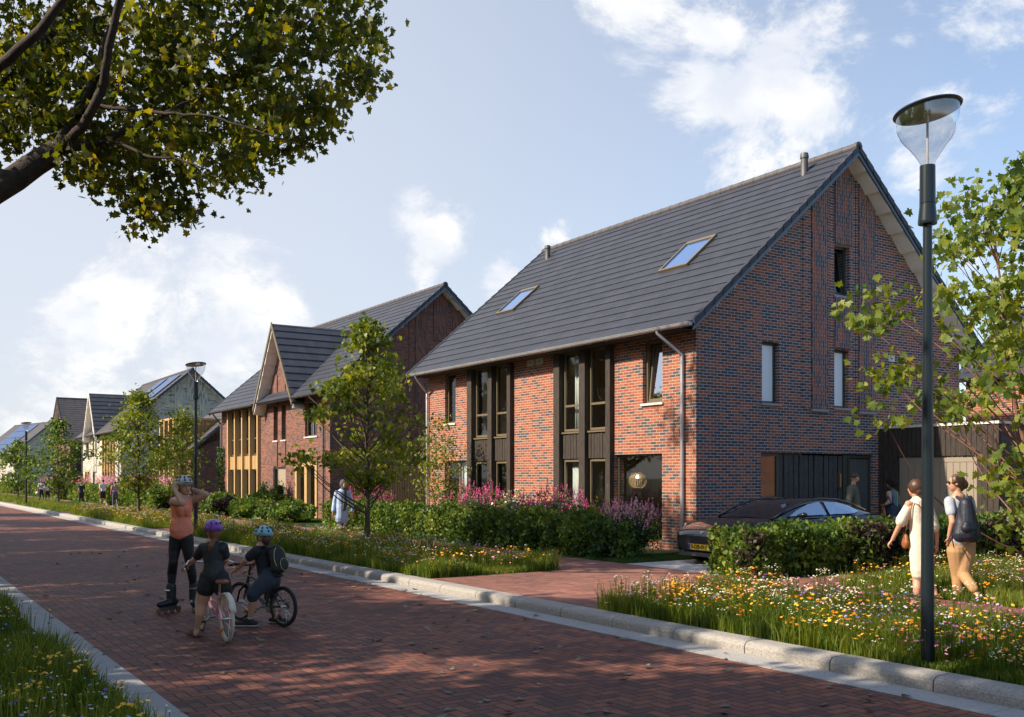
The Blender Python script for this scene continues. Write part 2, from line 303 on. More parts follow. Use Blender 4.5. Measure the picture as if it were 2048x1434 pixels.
M = dict(
 brick=brick('red_brick', RED, (.50,.43,.36), mort=.0065), brickg=brick('blue_red_brick', GAB, (.45,.42,.41)), brickv=brick('red_brick_upright', GAB, (.35,.33,.33), vert=True),
 dbrick=brick('dark_brick', MIX2, (.20,.16,.14)), dbrickv=brick('dark_brick_upright', MIX2, (.16,.13,.12), vert=True),
 pbrick=brick('pale_brick', PALE, (.55,.50,.43), bw=.30, rh=.08), pbrickv=brick('pale_brick_upright', PALE, (.55,.5,.43), vert=True, bw=.4, rh=.08),
 pave=herring('road_paving', [(.205,.074,.047),(.155,.060,.042),(.24,.090,.055),(.115,.050,.042),(.18,.068,.045)], (.035,.03,.032)),
 pave2=herring('footway_paving', [(.28,.108,.072),(.235,.088,.060),(.195,.075,.052),(.31,.122,.080)], (.20,.17,.16), jw=.07),
 conc=P('kerb_granite', (.35,.325,.29), .85, noise=.32, nscale=70, bump=.6, bscale=120),
 gran=P('gutter_granite', (.38,.365,.345), .85, noise=.35, nscale=110, bump=.5, bscale=150),
 gravel=P('pale_gravel', (.50,.48,.46), .9, noise=.45, nscale=60, bump=1, bscale=90),
 soil=P('lawn_soil', (.045,.06,.022), .95, noise=.5, nscale=3, bump=.6), lawn=P('lawn_ground', (.05,.085,.022), .95, noise=.4, nscale=6, bump=.8, bscale=40),
 tile=tilem('slate_tile', (.038,.042,.056)), tilex=tilem('slate_tile_cross', (.062,.066,.080), axis=0, rh=.3), tileb=tilem('slate_tile_warm', (.075,.068,.068)),
 ridge=P('ridge_clay', (.085,.075,.075), .5, noise=.2), barge=P('bargeboard_steel', (.085,.115,.15), .35, metal=.3), soffit=P('soffit_cream', (.82,.77,.68), .7, noise=.12, nscale=1.5),
 zinc=P('zinc', (.50,.50,.52), .34, metal=.55, noise=.1, nscale=3), zincd=P('dark_zinc', (.095,.09,.085), .5, metal=.2),
 frame=P('bronze_frame', (.16,.125,.075), .4), framed=P('olive_frame', (.055,.062,.05), .4), sill=P('pale_sill', (.62,.60,.55), .7, noise=.1), sillg=P('grey_sill', (.27,.30,.33), .6),
 char=wood('charred_timber', (.010,.008,.006), (.075,.055,.042)), charb=wood('black_timber', (.016,.017,.020), (.095,.092,.095)),
 oak=wood('oak_timber', (.42,.26,.10), (.58,.38,.17), .6), oakd=wood('oak_cladding', (.30,.17,.06), (.42,.25,.10), .7), door=P('sand_door', (.36,.29,.21), .5), doorg=P('grey_door', (.09,.10,.10), .45), taupe=P('taupe_garage_door', (.30,.25,.19), .5),
 glass=glassm('window_glass', refl=.03), glassr=glassm('reflective_glass', refl=.55, tint=(.5,.6,.7)), glassg=glassm('mirroring_glass', refl=.32, tint=(.6,.62,.62)), glassk=glassm('dark_window_glass', refl=.05, tint=(.5,.52,.53)), sky_blue_pane=P('roof_window_painted_sky', (.05,.13,.34), .12, coat=1),  # roof window panes: blue of the reflected sky painted into the base colour
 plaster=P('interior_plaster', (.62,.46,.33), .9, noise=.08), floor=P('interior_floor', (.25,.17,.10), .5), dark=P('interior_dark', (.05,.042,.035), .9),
 curtain=P('linen_curtain', (.72,.66,.58), .9), black=P('black_plastic', (.015,.015,.017), .45), steel=P('brushed_steel', (.55,.54,.52), .3, metal=1),
 pole=P('lamp_post_paint', (.012,.020,.026), .32, metal=.1), lampglass=None, inner=P('lamp_reflector', (.27,.27,.28), .25, metal=.9), rod=P('lamp_rod', (.62,.58,.50), .4),
 bark=P('grey_bark', (.10,.075,.055), .9, noise=.35, nscale=14, bump=.9), barkd=P('maple_bark', (.040,.027,.019), .9, noise=.35, nscale=9, bump=1), barkr=P('reddish_bark', (.17,.08,.055), .8, noise=.3, nscale=12),
 maple=leafm('maple_leaf', [(.028,.045,.008),(.06,.085,.012),(.12,.14,.018),(.24,.20,.02)], .6), young=leafm('young_leaf', [(.05,.09,.015),(.11,.17,.022),(.20,.25,.035),(.34,.34,.07)], .42), sky_pane=P('painted_sky_pane', (.86,.93,1.0), .10),  # gable panes: opaque pale blue painted in place of a bright sky reflection
 hedge=leafm('hornbeam_leaf', [(.026,.062,.010),(.065,.125,.018),(.125,.20,.030),(.25,.31,.06)], .32), hedged=leafm('dark_hedge_leaf', [(.022,.052,.013),(.045,.10,.024),(.095,.16,.036)], .28),
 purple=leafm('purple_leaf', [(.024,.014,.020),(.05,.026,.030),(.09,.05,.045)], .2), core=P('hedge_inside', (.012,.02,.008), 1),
 grass=leafm('meadow_grass', [(.045,.08,.010),(.09,.15,.018),(.17,.23,.03),(.28,.28,.07)], .4, vs=.8), grassl=leafm('lawn_grass', [(.03,.07,.012),(.05,.11,.02),(.08,.15,.03)], .3, vs=.8),
 fy=P('yellow_petal', (.85,.48,.02), .6), fo=P('orange_petal', (.85,.24,.01), .6), fw=P('white_petal', (.82,.78,.58), .6), fp=P('purple_petal', (.24,.12,.50), .6), fk=P('pink_petal', (.80,.34,.42), .6), fm=P('magenta_petal', (.62,.09,.26), .6), fb=P('blue_petal', (.22,.30,.62), .6),
 skin=P('skin', (.56,.30,.19), .5), skind=P('brown_skin', (.20,.095,.055), .5), hairb=P('brown_hair', (.075,.035,.018), .45, noise=.3, nscale=60), hairk=P('black_hair', (.012,.010,.009), .5, noise=.3, nscale=60), hairl=P('blond_hair', (.30,.19,.09), .5),
 panel=P('solar_panel', (.03,.07,.19), .3), paint=P('car_paint', (.010,.011,.014), .22, metal=.3, coat=1), carglass=P('car_glass', (.012,.014,.016), .03, spec=1, coat=1), rubber=P('tyre_rubber', (.02,.02,.02), .8),
)
# ---------------------------------------------------------------- building kit (local frame: x into the plot, y along the street, z up)
def wall(mb, axis, c0, c1, t0, t1, z0, top, ops=(), brk=(), mi=0):
    """solid wall slab between c0 and c1 on 'axis', with rectangular openings (ta,tb,za,zb); top may be a function of t"""
    T = sorted(set([t0, t1] + [q for o in ops for q in o[:2] if t0 < q < t1] + [q for q in brk if t0 < q < t1]))
    tf = top if callable(top) else (lambda t: top)
    def blk(a, b, za, zb, sl=False):
        ta = tf(a + 1e-6) if sl else zb; tb = tf(b - 1e-6) if sl else zb
        if min(ta, tb) <= za + 1e-6 and max(ta, tb) <= za + 1e-3: return
        if axis == 'x': p = [(c0, a, za), (c0, b, za), (c0, b, tb), (c0, a, ta)]; v = (c1-c0, 0, 0)
        else: p = [(a, c0, za), (b, c0, za), (b, c0, tb), (a, c0, ta)]; v = (0, c1-c0, 0)
        mb.prism(p, v, mi)
    for a, b in zip(T, T[1:]):
        m = (a+b)/2; z = z0
        for o in sorted([o for o in ops if o[0] < m < o[1]], key=lambda o: o[2]):
            if o[2] > z + 1e-6: blk(a, b, z, o[2])
            z = o[3]
        blk(a, b, z, None if callable(top) else top, callable(top)) if callable(top) else (blk(a, b, z, top) if top > z else None)
def fixnormals(o):
    import bmesh
    bm = bmesh.new(); bm.from_mesh(o.data); bmesh.ops.recalc_face_normals(bm, faces=bm.faces); bm.to_mesh(o.data); bm.free()
def window(par, axis, c, t0, t1, z0, z1, fm, gm, rails=(), mull=(), d=1, fw=.055, th=.06, sill=None, name='window', tilt=0, inset=.10, open_=None):
    """c = outer wall face, d = direction to the inside (+1/-1); frame sits 'inset' behind the face"""
    mb = MB(); a = c + d*inset; b = a + d*th
    def bx(m, ta, tb, za, zb, ca, cb):
        if axis == 'x': m.box(ca, cb, ta, tb, za, zb)
        else: m.box(ta, tb, ca, cb, za, zb)
    bx(mb, t0, t1, z0, z0+fw, a, b); bx(mb, t0, t1, z1-fw, z1, a, b); bx(mb, t0, t0+fw, z0+fw, z1-fw, a, b); bx(mb, t1-fw, t1, z0+fw, z1-fw, a, b)
    for r in rails: bx(mb, t0+fw, t1-fw, r-fw*.5, r+fw*.5, a+d*.004, b-d*.004)
    for q in mull: bx(mb, q-fw*.6, q+fw*.6, z0+fw, z1-fw, a+d*.002, b-d*.002)
    w = mb.build(name, fm, par)
    if open_:      # inner sash tilted inwards at the top
        s = MB(); g = MB(); fa = .045; y0, y1, za, zb = t0+fw+.005, t1-fw-.005, z0+fw+.005, z1-fw-.005
        def tp(t, z, dd): 
            c_ = a + d*(.03 + dd + (z-za)*open_)
            return (c_, t, z) if axis == 'x' else (t, c_, z)
        def bar(ta, tb, zc, zd): s.prism([tp(ta, zc, 0), tp(tb, zc, 0), tp(tb, zd, 0), tp(ta, zd, 0)], (d*.05, 0, 0) if axis == 'x' else (0, d*.05, 0))
        bar(y0, y1, za, za+fa); bar(y0, y1, zb-fa, zb); bar(y0, y0+fa, za+fa, zb-fa); bar(y1-fa, y1, za+fa, zb-fa)
        g.add([tp(y0+fa, za+fa, .02), tp(y1-fa, za+fa, .02), tp(y1-fa, zb-fa, .02), tp(y0+fa, zb-fa, .02)], [(0, 1, 2, 3)])
        ss = s.build('sash', fm, w); fixnormals(ss); g.build('pane', gm, w)
    else:
        g = MB(); gc = (a+b)/2
        if axis == 'x': g.add([(gc, t0+fw, z0+fw), (gc, t1-fw, z0+fw), (gc, t1-fw, z1-fw), (gc, t0+fw, z1-fw)], [(0,1,2,3)])
        else: g.add([(t0+fw, gc, z0+fw), (t1-fw, gc, z0+fw), (t1-fw, gc, z1-fw), (t0+fw, gc, z1-fw)], [(0,1,2,3)])
        g.build('pane', gm, w)
    if sill:
        s = MB(); bx(s, t0-.04, t1+.04, z0-.055, z0-.002, c-d*.045, a+d*.01); s.build('sill', sill, w)
    return w
def slope(mb, y0, y1, xe, ze, xr, zr, n, axis='x', und=.10, lift=.036, mi=0):
    """stepped tile rows from the eave (xe,ze) up to the ridge (xr,zr)"""
    dx, dz = xr-xe, zr-ze; L_ = math.hypot(dx, dz); nx, nz_ = -dz/L_*(1 if dx > 0 else -1), abs(dx)/L_
    def pt(s, h, y):
        a = xe + dx*s + nx*h; z = ze + dz*s + nz_*h
        return (a, y, z) if axis == 'x' else (y, a, z)
    vec = (0, y1-y0, 0) if axis == 'x' else (y1-y0, 0, 0)
    for i in range(n):
        a, b = i/n, min((i+1)/n + .012, 1)
        mb.prism([pt(a, .002, y0), pt(a, lift, y0), pt(b, lift*.28, y0), pt(b, .002, y0)], vec, mi)
    mb.prism([pt(0, -und, y0), pt(0, 0, y0), pt(1, 0, y0), pt(1, -und, y0)], vec, mi)
def verge(mb, y, xe, ze, xr, zr, h=.17, t=.045, axis='x', drop=.03):
    vec = (0, t, 0) if axis == 'x' else (t, 0, 0); f = (lambda a, z: (a, y, z)) if axis == 'x' else (lambda a, z: (y, a, z))
    mb.prism([f(xe, ze-h), f(xe, ze-drop), f(xr, zr-drop), f(xr, zr-h-.03)], vec)
def verge_tiles(mb, y, xe, ze, xr, zr, n, t=.09, axis='x'):
    dx, dz = xr-xe, zr-ze; f = (lambda a, z: (a, y, z)) if axis == 'x' else (lambda a, z: (y, a, z)); vec = (0, t, 0) if axis == 'x' else (t, 0, 0)
    for i in range(n):
        a, b = i/n, (i+1)/n + .004
        mb.prism([f(xe+dx*a, ze+dz*a-.09), f(xe+dx*a, ze+dz*a+.075), f(xe+dx*b, ze+dz*b+.045), f(xe+dx*b, ze+dz*b-.09)], vec)
def gutter(par, x, z, y0, y1, mat=None, r=.074):
    mb = MB(); pr = []
    for k in range(9): a = math.pi + math.pi*k/8; pr.append((x + r*math.cos(a), z + r*math.sin(a)))
    pin = [(x + (r-.008)*math.cos(math.pi+math.pi*k/8), z + (r-.008)*math.sin(math.pi+math.pi*k/8)) for k in range(9)][::-1]
    mb.prism([(a, y0, b) for a, b in pr + pin], (0, y1-y0, 0))
    mb.prism([(a, y0-.006, b) for a, b in pr], (0, .01, 0)); mb.prism([(a, y1-.004, b) for a, b in pr], (0, .01, 0))
    mb.tube([(x-r, y0, z+.004), (x-r, y1, z+.004)], .009, 6)
    y = y0 + .3
    while y < y1: mb.tube([(x + (r+.004)*math.cos(math.pi+math.pi*k/8), y, z+(r+.004)*math.sin(math.pi+math.pi*k/8)) for k in range(9)], .007, 4); y += .62
    g = mb.build('gutter', mat or M['zinc'], par); fixnormals(g); return g
def downpipe(par, x, z, yg, yw, xw, z1=.05, mat=None, r=.036, dz=.45):
    mb = MB(); mb.tube([(x, yg, z-.05), (x, yg, z-.11), (xw, yw, z-.11-dz), (xw, yw, z-.16-dz), (xw, yw, z1)], [r]*5, 10)
    for q in (z-dz-.3, (z+z1)/2+.4, (z+z1)/2-.8, z1+.35): mb.tube([(xw, yw, q), (xw, yw, q+.05)], r+.007, 10)
    return mb.build('downpipe', mat or M['zinc'], par, autos=40)
def flue(par, x, y, z, h=.55, r=.085, mat=None):
    mb = MB(); mb.lathe([(r*1.02, -.25), (r*1.02, h*.25), (r, h*.26), (r, h*.8), (r*1.22, h*.8), (r*1.22, h*.9), (r*1.05, h), (.001, h*1.01)], (x, y, z), 16)
    mb.box(x-.16, x+.16, y-.16, y+.16, z-.12, z-.02)
    return mb.build('flue', mat or M['zincd'], par, autos=40)
def skylight(par, x0, z0, x1, z1, y0, y1, px=None):
    """roof window lying in the slope; (x0,z0) low edge, (x1,z1) high edge"""
    dx, dz = x1-x0, z1-z0; L_ = math.hypot(dx, dz); nx, nz_ = -dz/L_, dx/L_
    pt = lambda s, h, y: (x0+dx*s+nx*h, y, z0+dz*s+nz_*h)
    mb = MB(); f = .07/L_
    for (sa, sb, ya, yb) in ((0, f, y0, y1), (1-f*1.7, 1, y0, y1), (f, 1-f*1.7, y0, y0+.06), (f, 1-f*1.7, y1-.06, y1)):
        mb.prism([pt(sa, .0, ya), pt(sb, .0, ya), pt(sb, .085, ya), pt(sa, .085, ya)], (0, yb-ya, 0))
    o = mb.build('skylight', M['frame'], par); fixnormals(o)
    g = MB(); g.add([pt(f, .055, y0+.06), pt(f, .055, y1-.06), pt(1-f, .055, y1-.06), pt(1-f, .055, y0+.06)], [(0,1,2,3)]); g.build('pane', M['sky_blue_pane'], o)
def boards(mb, axis, c0, c1, t0, t1, z0, z1, w=.14, gap=.012, jit=.012, mi=0):
    n = max(1, round((t1-t0)/w)); w = (t1-t0)/n
    for i in range(n):
        a, b = t0+i*w+gap/2, t0+(i+1)*w-gap/2; e = rnd.uniform(-jit, jit)*.5
        if axis == 'x': mb.box(c0+e, c1, a, b, z0, z1, mi)
        else: mb.box(a, b, c0+e, c1, z0, z1, mi)
def soffit(par, y0, y1, xe, ze, xr, zr, axis='x', ribs=11):
    if axis == 'y': ze -= .10; zr -= .10
    """pale underside of the verge overhang with purlin ribs"""
    mb = MB(); f = (lambda a, z, y: (a, y, z)) if axis == 'x' else (lambda a, z, y: (y, a, z)); vec = (0, y1-y0, 0) if axis == 'x' else (y1-y0, 0, 0)
    mb.prism([f(xe, ze-.16, y0), f(xe, ze-.12, y0), f(xr, zr-.12, y0), f(xr, zr-.16, y0)], vec)
    dx, dz = xr-xe, zr-ze
    for i in range(ribs):
        s = (i+.35)/ribs; x, z = xe+dx*s, ze+dz*s; w_ = dx/ribs*.8
        mb.prism([f(x, z-.225, y0), f(x, z-.155, y0), f(x+w_, z+dz/ribs*.8-.155, y0)], vec)
    o = mb.build('soffit', M['soffit'], par); fixnormals(o); return o
ZE, ZR, XR, EO = 4.93, 9.50, 4.80, .50      # eave / ridge heights, ridge distance from the front wall, eave overhang
def rz(x): return ZE + (ZR-ZE)/(XR+EO)*(min(x, 2*XR-x)+EO)
def main_roof(par, y0, y1, tm=None, bm=None, cut=None, vo=.42):
    tm = tm or M['tile']
    ys = [(y0-vo, y1+vo)] if not cut else cut
    mb = MB()
    for a, b in ys: slope(mb, a, b, -EO, ZE, XR, ZR, 20)
    slope(mb, y0-vo, y1+vo, 2*XR+EO, ZE, XR, ZR, 20)
    r = mb.build('roof', tm, par); fixnormals(r)
    rc = MB(); y = y0-vo-.03
    while y < y1+vo-.05:
        rc.tube([(XR, y, ZR+.015), (XR, min(y+.40, y1+vo+.03), ZR+.015)], [.105, .098], 12); y += .40
    rc.tube([(XR, y0-vo-.06, ZR+.015), (XR, y0-vo+.02, ZR+.015)], .118, 12)
    rc.build('ridge_cap', M['ridge'], r, autos=50)
    for yy in (y0-vo-.045, y1+vo):
        for xe in (-EO, 2*XR+EO): b = MB(); verge(b, yy, xe, ZE, XR, ZR); fixnormals(b.build('bargeboard', bm or M['barge'], par))
    for yy in (y0-vo-.07, y1+vo-.02):
        for xe in (-EO, 2*XR+EO): v = MB(); verge_tiles(v, yy, xe, ZE, XR, ZR, 20); fixnormals(v.build('verge_tiles', M['tile'], par))
    soffit(par, y0-vo, y0-.003, 2*XR+EO, ZE, XR, ZR); soffit(par, y0-vo, y0-.003, 0, rz(0), XR, ZR, ribs=9)
    return r
def gable_relief(par, mv, mh, y, d, b0=3.30):
    """projecting and recessed upright-brick strips on the gable"""
    o1 = MB(); o2 = MB()
    def strip(mb, xa, xb, za, ya, zt=None):
        wall(mb, 'y', y, ya, xa, xb, za, zt if zt else (lambda t: rz(t)-.13), (), (XR,))
    strip(o1, 3.64, 4.20, b0, y-d*.055); strip(o1, 5.36, 5.98, b0, y-d*.055)
    strip(o2, 3.38, 3.64, b0, y-d*.03); strip(o2, 4.20, 4.28, b0, y-d*.03); strip(o2, 5.28, 5.36, b0, y-d*.03); 
    strip(o1, 4.50, 5.08, 4.80, y-d*.04, 6.02); strip(o1, 4.50, 5.14, 7.28, y-d*.04)
    a = o1.build('upright_brick_panel', mv, par); b = o2.build('brick_pilaster', mh, par); fixnormals(a); fixnormals(b)
    for xa, xb in ((3.62, 4.22), (5.34, 6.0)): s = MB(); s.box(xa, xb, y-d*.085, y, b0-.05, b0-.002); s.build('ledge', M['sillg'], par)
# ================================================================ ground
def sheet(name, x0, x1, y0, y1, z, mat, th=.02):
    mb = MB(); mb.box(x0, x1, y0, y1, z-th, z); return mb.build(name, mat, kind='structure')
mb = MB(); mb.add([(-900,-300,-.03),(1500,-300,-.03),(1500,1500,-.03),(-900,1500,-.03)], [(0,1,2,3)]); mb.build('ground', M['soil'], kind='structure')
sheet('road', 1.9, 6.7, -12, 400, 0, M['pave'])
# granite strips flush with the paving, laid as long slabs with joints
def strip(name, x0, x1, z, y0, y1, step, mat):
    mb = MB(); y = y0
    while y < y1: mb.box(x0, x1, y+.004, y+step-.004, z-.05, z+rnd.uniform(-.002, .002)); y += step
    return mb.build(name, mat, kind='structure')
strip('gutter_strip', 6.7, 7.045, .006, -6, 130, 1.0, M['gran']); strip('edge_strip', 1.55, 1.9, .008, -6, 130, 1.0, M['gran'])
mb = MB(); y = -6.35
while y < 130:
    L_ = 1.0; a, b = y+.006, y+L_-.006; pr = [(7.05,-.05),(7.05,.075),(7.062,.10),(7.09,.118),(7.13,.125),(7.30,.125),(7.33,.12),(7.345,.10),(7.345,-.05)]
    mb.prism([(p, a, q) for p, q in pr], (0, b-a, 0)); y += L_
k = mb.build('kerb', M['conc'], kind='structure'); fixnormals(k)
mb = MB(); mb.box(7.34, 300, -60, 400, -.02, .095); mb.build('verge_ground', M['soil'], kind='structure')
sheet('footway', 10.0, 11.7, -12, 300, .108, M['pave2'])
for a, b in ((9.35, 13.62), (29.2, 31.6), (46.5, 50.0), (66, 70), (88, 92)): sheet('driveway_crossing', 7.346, 10.0, a, b, .106, M['pave2'])
sheet('car_pad', 11.7, 20.8, 11.75, 14.0, .105, M['gravel'])
sheet('garden_path', 11.7, 14.0, 30.3, 31.4, .107, M['pave2']); sheet('garden_path', 11.7, 24, 9.4, 10.5, .106, M['pave2'])
sheet('lawn', 11.7, 14.7, 14.0, 30.2, .102, M['lawn']); sheet('lawn', 11.7, 14.7, 31.5, 60, .102, M['lawn'])

# ================================================================ pair of red brick houses (nearest)
H1 = (14.76, 15.30)
h1 = empty('semi_detached_house', (H1[0], H1[1], 0), 0, 'large red brick semi-detached house with dark timber window bays and slate roof', 'house')
hy = lambda Y: Y - H1[1]
LEN = 12.0
fo = [(hy(25.53), hy(26.17), 3.34, 4.86), (hy(24.72), hy(26.20), .14, 2.20), (hy(22.35), hy(24.65), .1, 4.90), (hy(18.05), hy(20.33), .1, 4.90), (hy(16.36), hy(17.02), 3.38, 4.78), (hy(16.37), hy(18.04), .25, 2.24)]
mb = MB(); wall(mb, 'x', 0, .30, .30, LEN, 0, 5.05, fo); wall(mb, 'x', 0, .002, .002, .30, 0, 5.05)
o = mb.build('brick_wall', M['brick'], h1); fixnormals(o); mb = MB()
wall(mb, 'y', 0, .30, .003, 2*XR, 0, lambda t: rz(t)-.13, [(1.99, 5.94, .1, 2.26), (2.02, 2.58, 3.38, 4.76), (4.50, 5.04, 3.37, 4.76), (4.50, 5.06, 6.06, 7.26)], (XR,))
wall(mb, 'y', LEN-.30, LEN, .30, 2*XR, 0, lambda t: rz(t)-.13, (), (XR,))
wall(mb, 'x', 2*XR-.3, 2*XR, .30, LEN-.3, 0, 5.05)
o = mb.build('gable_wall', M['brickg'], h1); fixnormals(o)
mb = MB(); mb.box(.3, 9.3, .3, LEN-.3, -.02, .09); mb.box(.3, 9.3, .3, LEN-.3, 2.52, 2.64); mb.box(.3, 9.3, .3, LEN-.3, 4.95, 5.0); mb.build('floor', M['floor'], h1)
mb = MB(); mb.box(3.6, 3.7, .3, LEN-.3, .09, 4.94); mb.box(.3, 3.6, LEN/2-.08, LEN/2+.08, .09, 4.94); mb.box(.3, 3.6, 3.2, 3.28, 2.64, 4.94); mb.box(.3, 3.6, 9.1, 9.18, 2.64, 4.94); mb.box(.3, 9.3, .32, .34, 5.0, 5.02)
mb.build('interior_wall', M['plaster'], h1)
main_roof(h1, 0, LEN)
gable_relief(h1, M['brickv'], M['brickg'], 0, 1)
gutter(h1, -EO-.05, ZE-.015, -.42, LEN+.42)
downpipe(h1, -EO-.05, ZE-.015, .62, .36, -.07); downpipe(h1, -EO-.05, ZE-.015, LEN-.25, LEN-.1, -.07)
mb = MB(); mb.prism([(-EO, -.40, ZE-.085), (-EO, -.40, ZE-.02), (-EO+.03, -.40, ZE-.02), (-EO+.03, -.40, ZE-.085)], (0, LEN+.8, 0)); mb.prism([(-EO, -.003, ZE-.10), (-EO, -.003, ZE-.086), (-.001, -.003, ZE-.086), (-.001, -.003, ZE-.10)], (0, LEN, 0)); o = mb.build('eave_soffit', M['char'], h1); fixnormals(o)
flue(h1, 19.08-14.76, hy(16.04), 8.98, .62); flue(h1, 18.99-14.76, hy(26.71), 8.9, .55)
skylight(h1, 16.33-14.76, 6.72, 17.33-14.76, 7.58, hy(17.20), hy(18.22)); skylight(h1, 16.33-14.76, 6.72, 17.30-14.76, 7.56, hy(24.72), hy(25.69))
# front windows
window(h1, 'x', 0, hy(25.53), hy(26.17), 3.34, 4.86, M['frame'], M['glass'], sill=M['sill'])
window(h1, 'x', 0, hy(24.72), hy(26.20), .14, 2.20, M['frame'], M['glass'], mull=(hy(25.45),))
window(h1, 'x', 0, hy(16.36), hy(17.02), 3.38, 4.78, M['frame'], M['glassr'], sill=M['sill'], open_=.09)
window(h1, 'x', 0, hy(16.37), hy(18.03), .25, 2.24, M['frame'], M['glass'], fw=.045)
for (ya, ym0, ym1, yb) in ((22.35, 23.30, 23.52, 24.65), (18.05, 19.02, 19.26, 20.33)):
    a, m0, m1, b = hy(ya), hy(ym0), hy(ym1), hy(yb)
    for q0, q1 in ((a, a+.17), (m0, m1), (b-.25, b)):
        p = MB(); p.box(-.13, .16, q0, q1, .08, 4.905); p.build('timber_post', M['char'], h1, bevel=.006)
    for q0, q1 in ((a+.17, m0), (m1, b-.25)):
        window(h1, 'x', 0, q0+.012, q1-.012, 2.86, 4.84, M['frame'], M['glass'], rails=(3.50,), inset=.02)
        window(h1, 'x', 0, q0+.012, q1-.012, .16, 2.15, M['frame'], M['glass'], rails=(.62,) if q0 < m0 else (), inset=.02)
        p = MB(); boards(p, 'x', -.02, .05, q0+.004, q1-.004, 2.17, 2.79, .12, .014); p.build('timber_panel', M['char'], h1)
        p = MB(); p.box(-.06, .06, q0+.004, q1-.004, 2.80, 2.84); p.build('sill', M['frame'], h1)
for yv in (20.94, 21.34):
    p = MB(); p.box(-.025, -.002, hy(yv), hy(yv)+.34, 4.66, 4.83); v = p.build('vent_plate', M['sill'], h1); q = MB(); q.box(-.032, -.026, hy(yv)+.15, hy(yv)+.19, 4.73, 4.765); q.build('vent_slot', M['black'], v)
# gable windows, entrance
window(h1, 'y', 0, 2.02, 2.58, 3.38, 4.76, M['framed'], M['sky_pane'], sill=M['sillg'], inset=.12)
window(h1, 'y', 0, 4.50, 5.04, 3.37, 4.76, M['framed'], M['sky_pane'], sill=M['sillg'], inset=.12)
window(h1, 'y', 0, 4.50, 5.06, 6.06, 7.26, M['framed'], M['glassk'], sill=M['sillg'], inset=.12, open_=.12)
window(h1, 'y', 0, 1.99, 2.62, .12, 2.24, M['framed'], M['glassk'], inset=.06)
p = MB(); boards(p, 'y', .06, .14, 2.62, 4.89, .1, 2.22, .17, .032, .03); p.build('timber_cladding', M['charb'], h1)
p = MB(); p.box(4.89, 4.96, .05, .14, .1, 2.24); p.box(5.87, 5.94, .05, .14, .1, 2.24); p.box(4.96, 5.87, .05, .14, 2.17, 2.24); p.box(5.09, 5.15, .05, .14, .1, 2.17); p.box(4.96, 5.09, .08, .10, .1, 2.17)
dr = p.build('door_frame', M['framed'], h1); p = MB(); boards(p, 'y', .08, .12, 5.16, 5.86, .12, 2.15, .088, .006, 0); d_ = p.build('door', M['doorg'], h1); p = MB(); p.tube([(5.22, .06, 1.0), (5.22, .02, 1.0), (5.22, .02, 1.25), (5.22, .06, 1.25)], .012, 6); p.build('handle', M['steel'], d_)
p = MB(); p.box(4.70, 4.77, .03, .085, 1.46, 1.80); p.lathe([(.02, -.16), (.02, .16)], (4.735, .01, 1.63), 8); p.build('wall_light', P('bronze_lamp', (.35,.25,.13), .35, metal=.8), h1)
for xv in (6.55, 7.05):
    p = MB(); p.box(xv, xv+.24, -.025, -.002, 4.60, 4.76); v = p.build('vent_plate', M['sill'], h1); q = MB(); q.box(xv+.10, xv+.14, -.032, -.026, 4.66, 4.70); q.build('vent_slot', M['black'], v)
# curtains, pendant lamp
def curtain(x, y0, y1, z0, z1, label, amp=.035, fold=.085):
    n = int((y1-y0)/.012); vs = []
    for i in range(n+1):
        y = y0+(y1-y0)*i/n; xx = x + amp*math.sin(2*math.pi*(y-y0)/fold) + .01*math.sin(y*31)
        vs += [(xx, y, z0), (xx+.004*math.sin(y*50), y, z1)]
    me = MB(); me.add(vs, [(2*i, 2*i+2, 2*i+3, 2*i+1) for i in range(n)]); o = me.build('curtain', M['curtain'], smooth=True, label=label, cat='curtain', group='linen curtains behind the house windows')
    sd = o.modifiers.new('solid', 'SOLIDIFY'); sd.thickness = .004; return o
for (y0, y1, z0, z1, lb) in ((18.42, 18.62, 2.66, 4.9, 'narrow linen curtain at the near edge of the right upstairs bay'), (19.42, 19.86, 2.66, 4.9, 'gathered linen curtain in the left pane of the right upstairs bay'), (19.45, 19.98, .1, 2.45, 'gathered linen curtain in the left pane of the right ground floor bay'),
        (22.56, 22.74, 2.66, 4.9, 'narrow linen curtain at the near edge of the left upstairs bay'), (23.60, 24.02, 2.66, 4.9, 'gathered linen curtain in the left pane of the left upstairs bay'), (25.0, 25.5, .1, 2.45, 'bright linen curtain in the ground floor window beside the small tree')):
    curtain(14.76+.24, y0, y1, z0, z1, lb)
pl = empty('pendant_lamp', (15.4, 17.95, 2.50), 0, 'ribbed wooden pendant lamp hanging inside the large ground floor window', 'lamp')
p = MB(); p.tube([(0,0,0),(0,0,-.55)], .006, 6); p.build('cord', M['black'], pl); p = MB(); p.lathe([(.05,-.50),(.05,-.70),(.001,-.70)], n=16); p.build('lamp_holder', M['char'], pl)
p = MB()
for k in range(30):
    a = 2*math.pi*k/30; ca, sa = math.cos(a), math.sin(a); pp = []
    for i in range(11):
        th = math.pi*(.06 + .74*i/10); pp.append((.215*math.sin(th)*ca, .215*math.sin(th)*sa, -.88 + .21*math.cos(th)*1.0))
    p.tube(pp, .006, 4)
for th in (.08, .8):
    p.lathe([(.215*math.sin(math.pi*th)+.004, -.88+.21*math.cos(math.pi*th)), (.215*math.sin(math.pi*th)-.008, -.88+.21*math.cos(math.pi*th)+.008)], n=24)
p.build('lamp_shade', M['oak'], pl)
bm_, n_, l_, b_ = newmat('lamp_bulb'); b_.inputs['Emission Color'].default_value = (1, .93, .8, 1); b_.inputs['Emission Strength'].default_value = 3; p = MB(); p.ball((0,0,-.78), .045); p.build('bulb', bm_, pl, smooth=True)

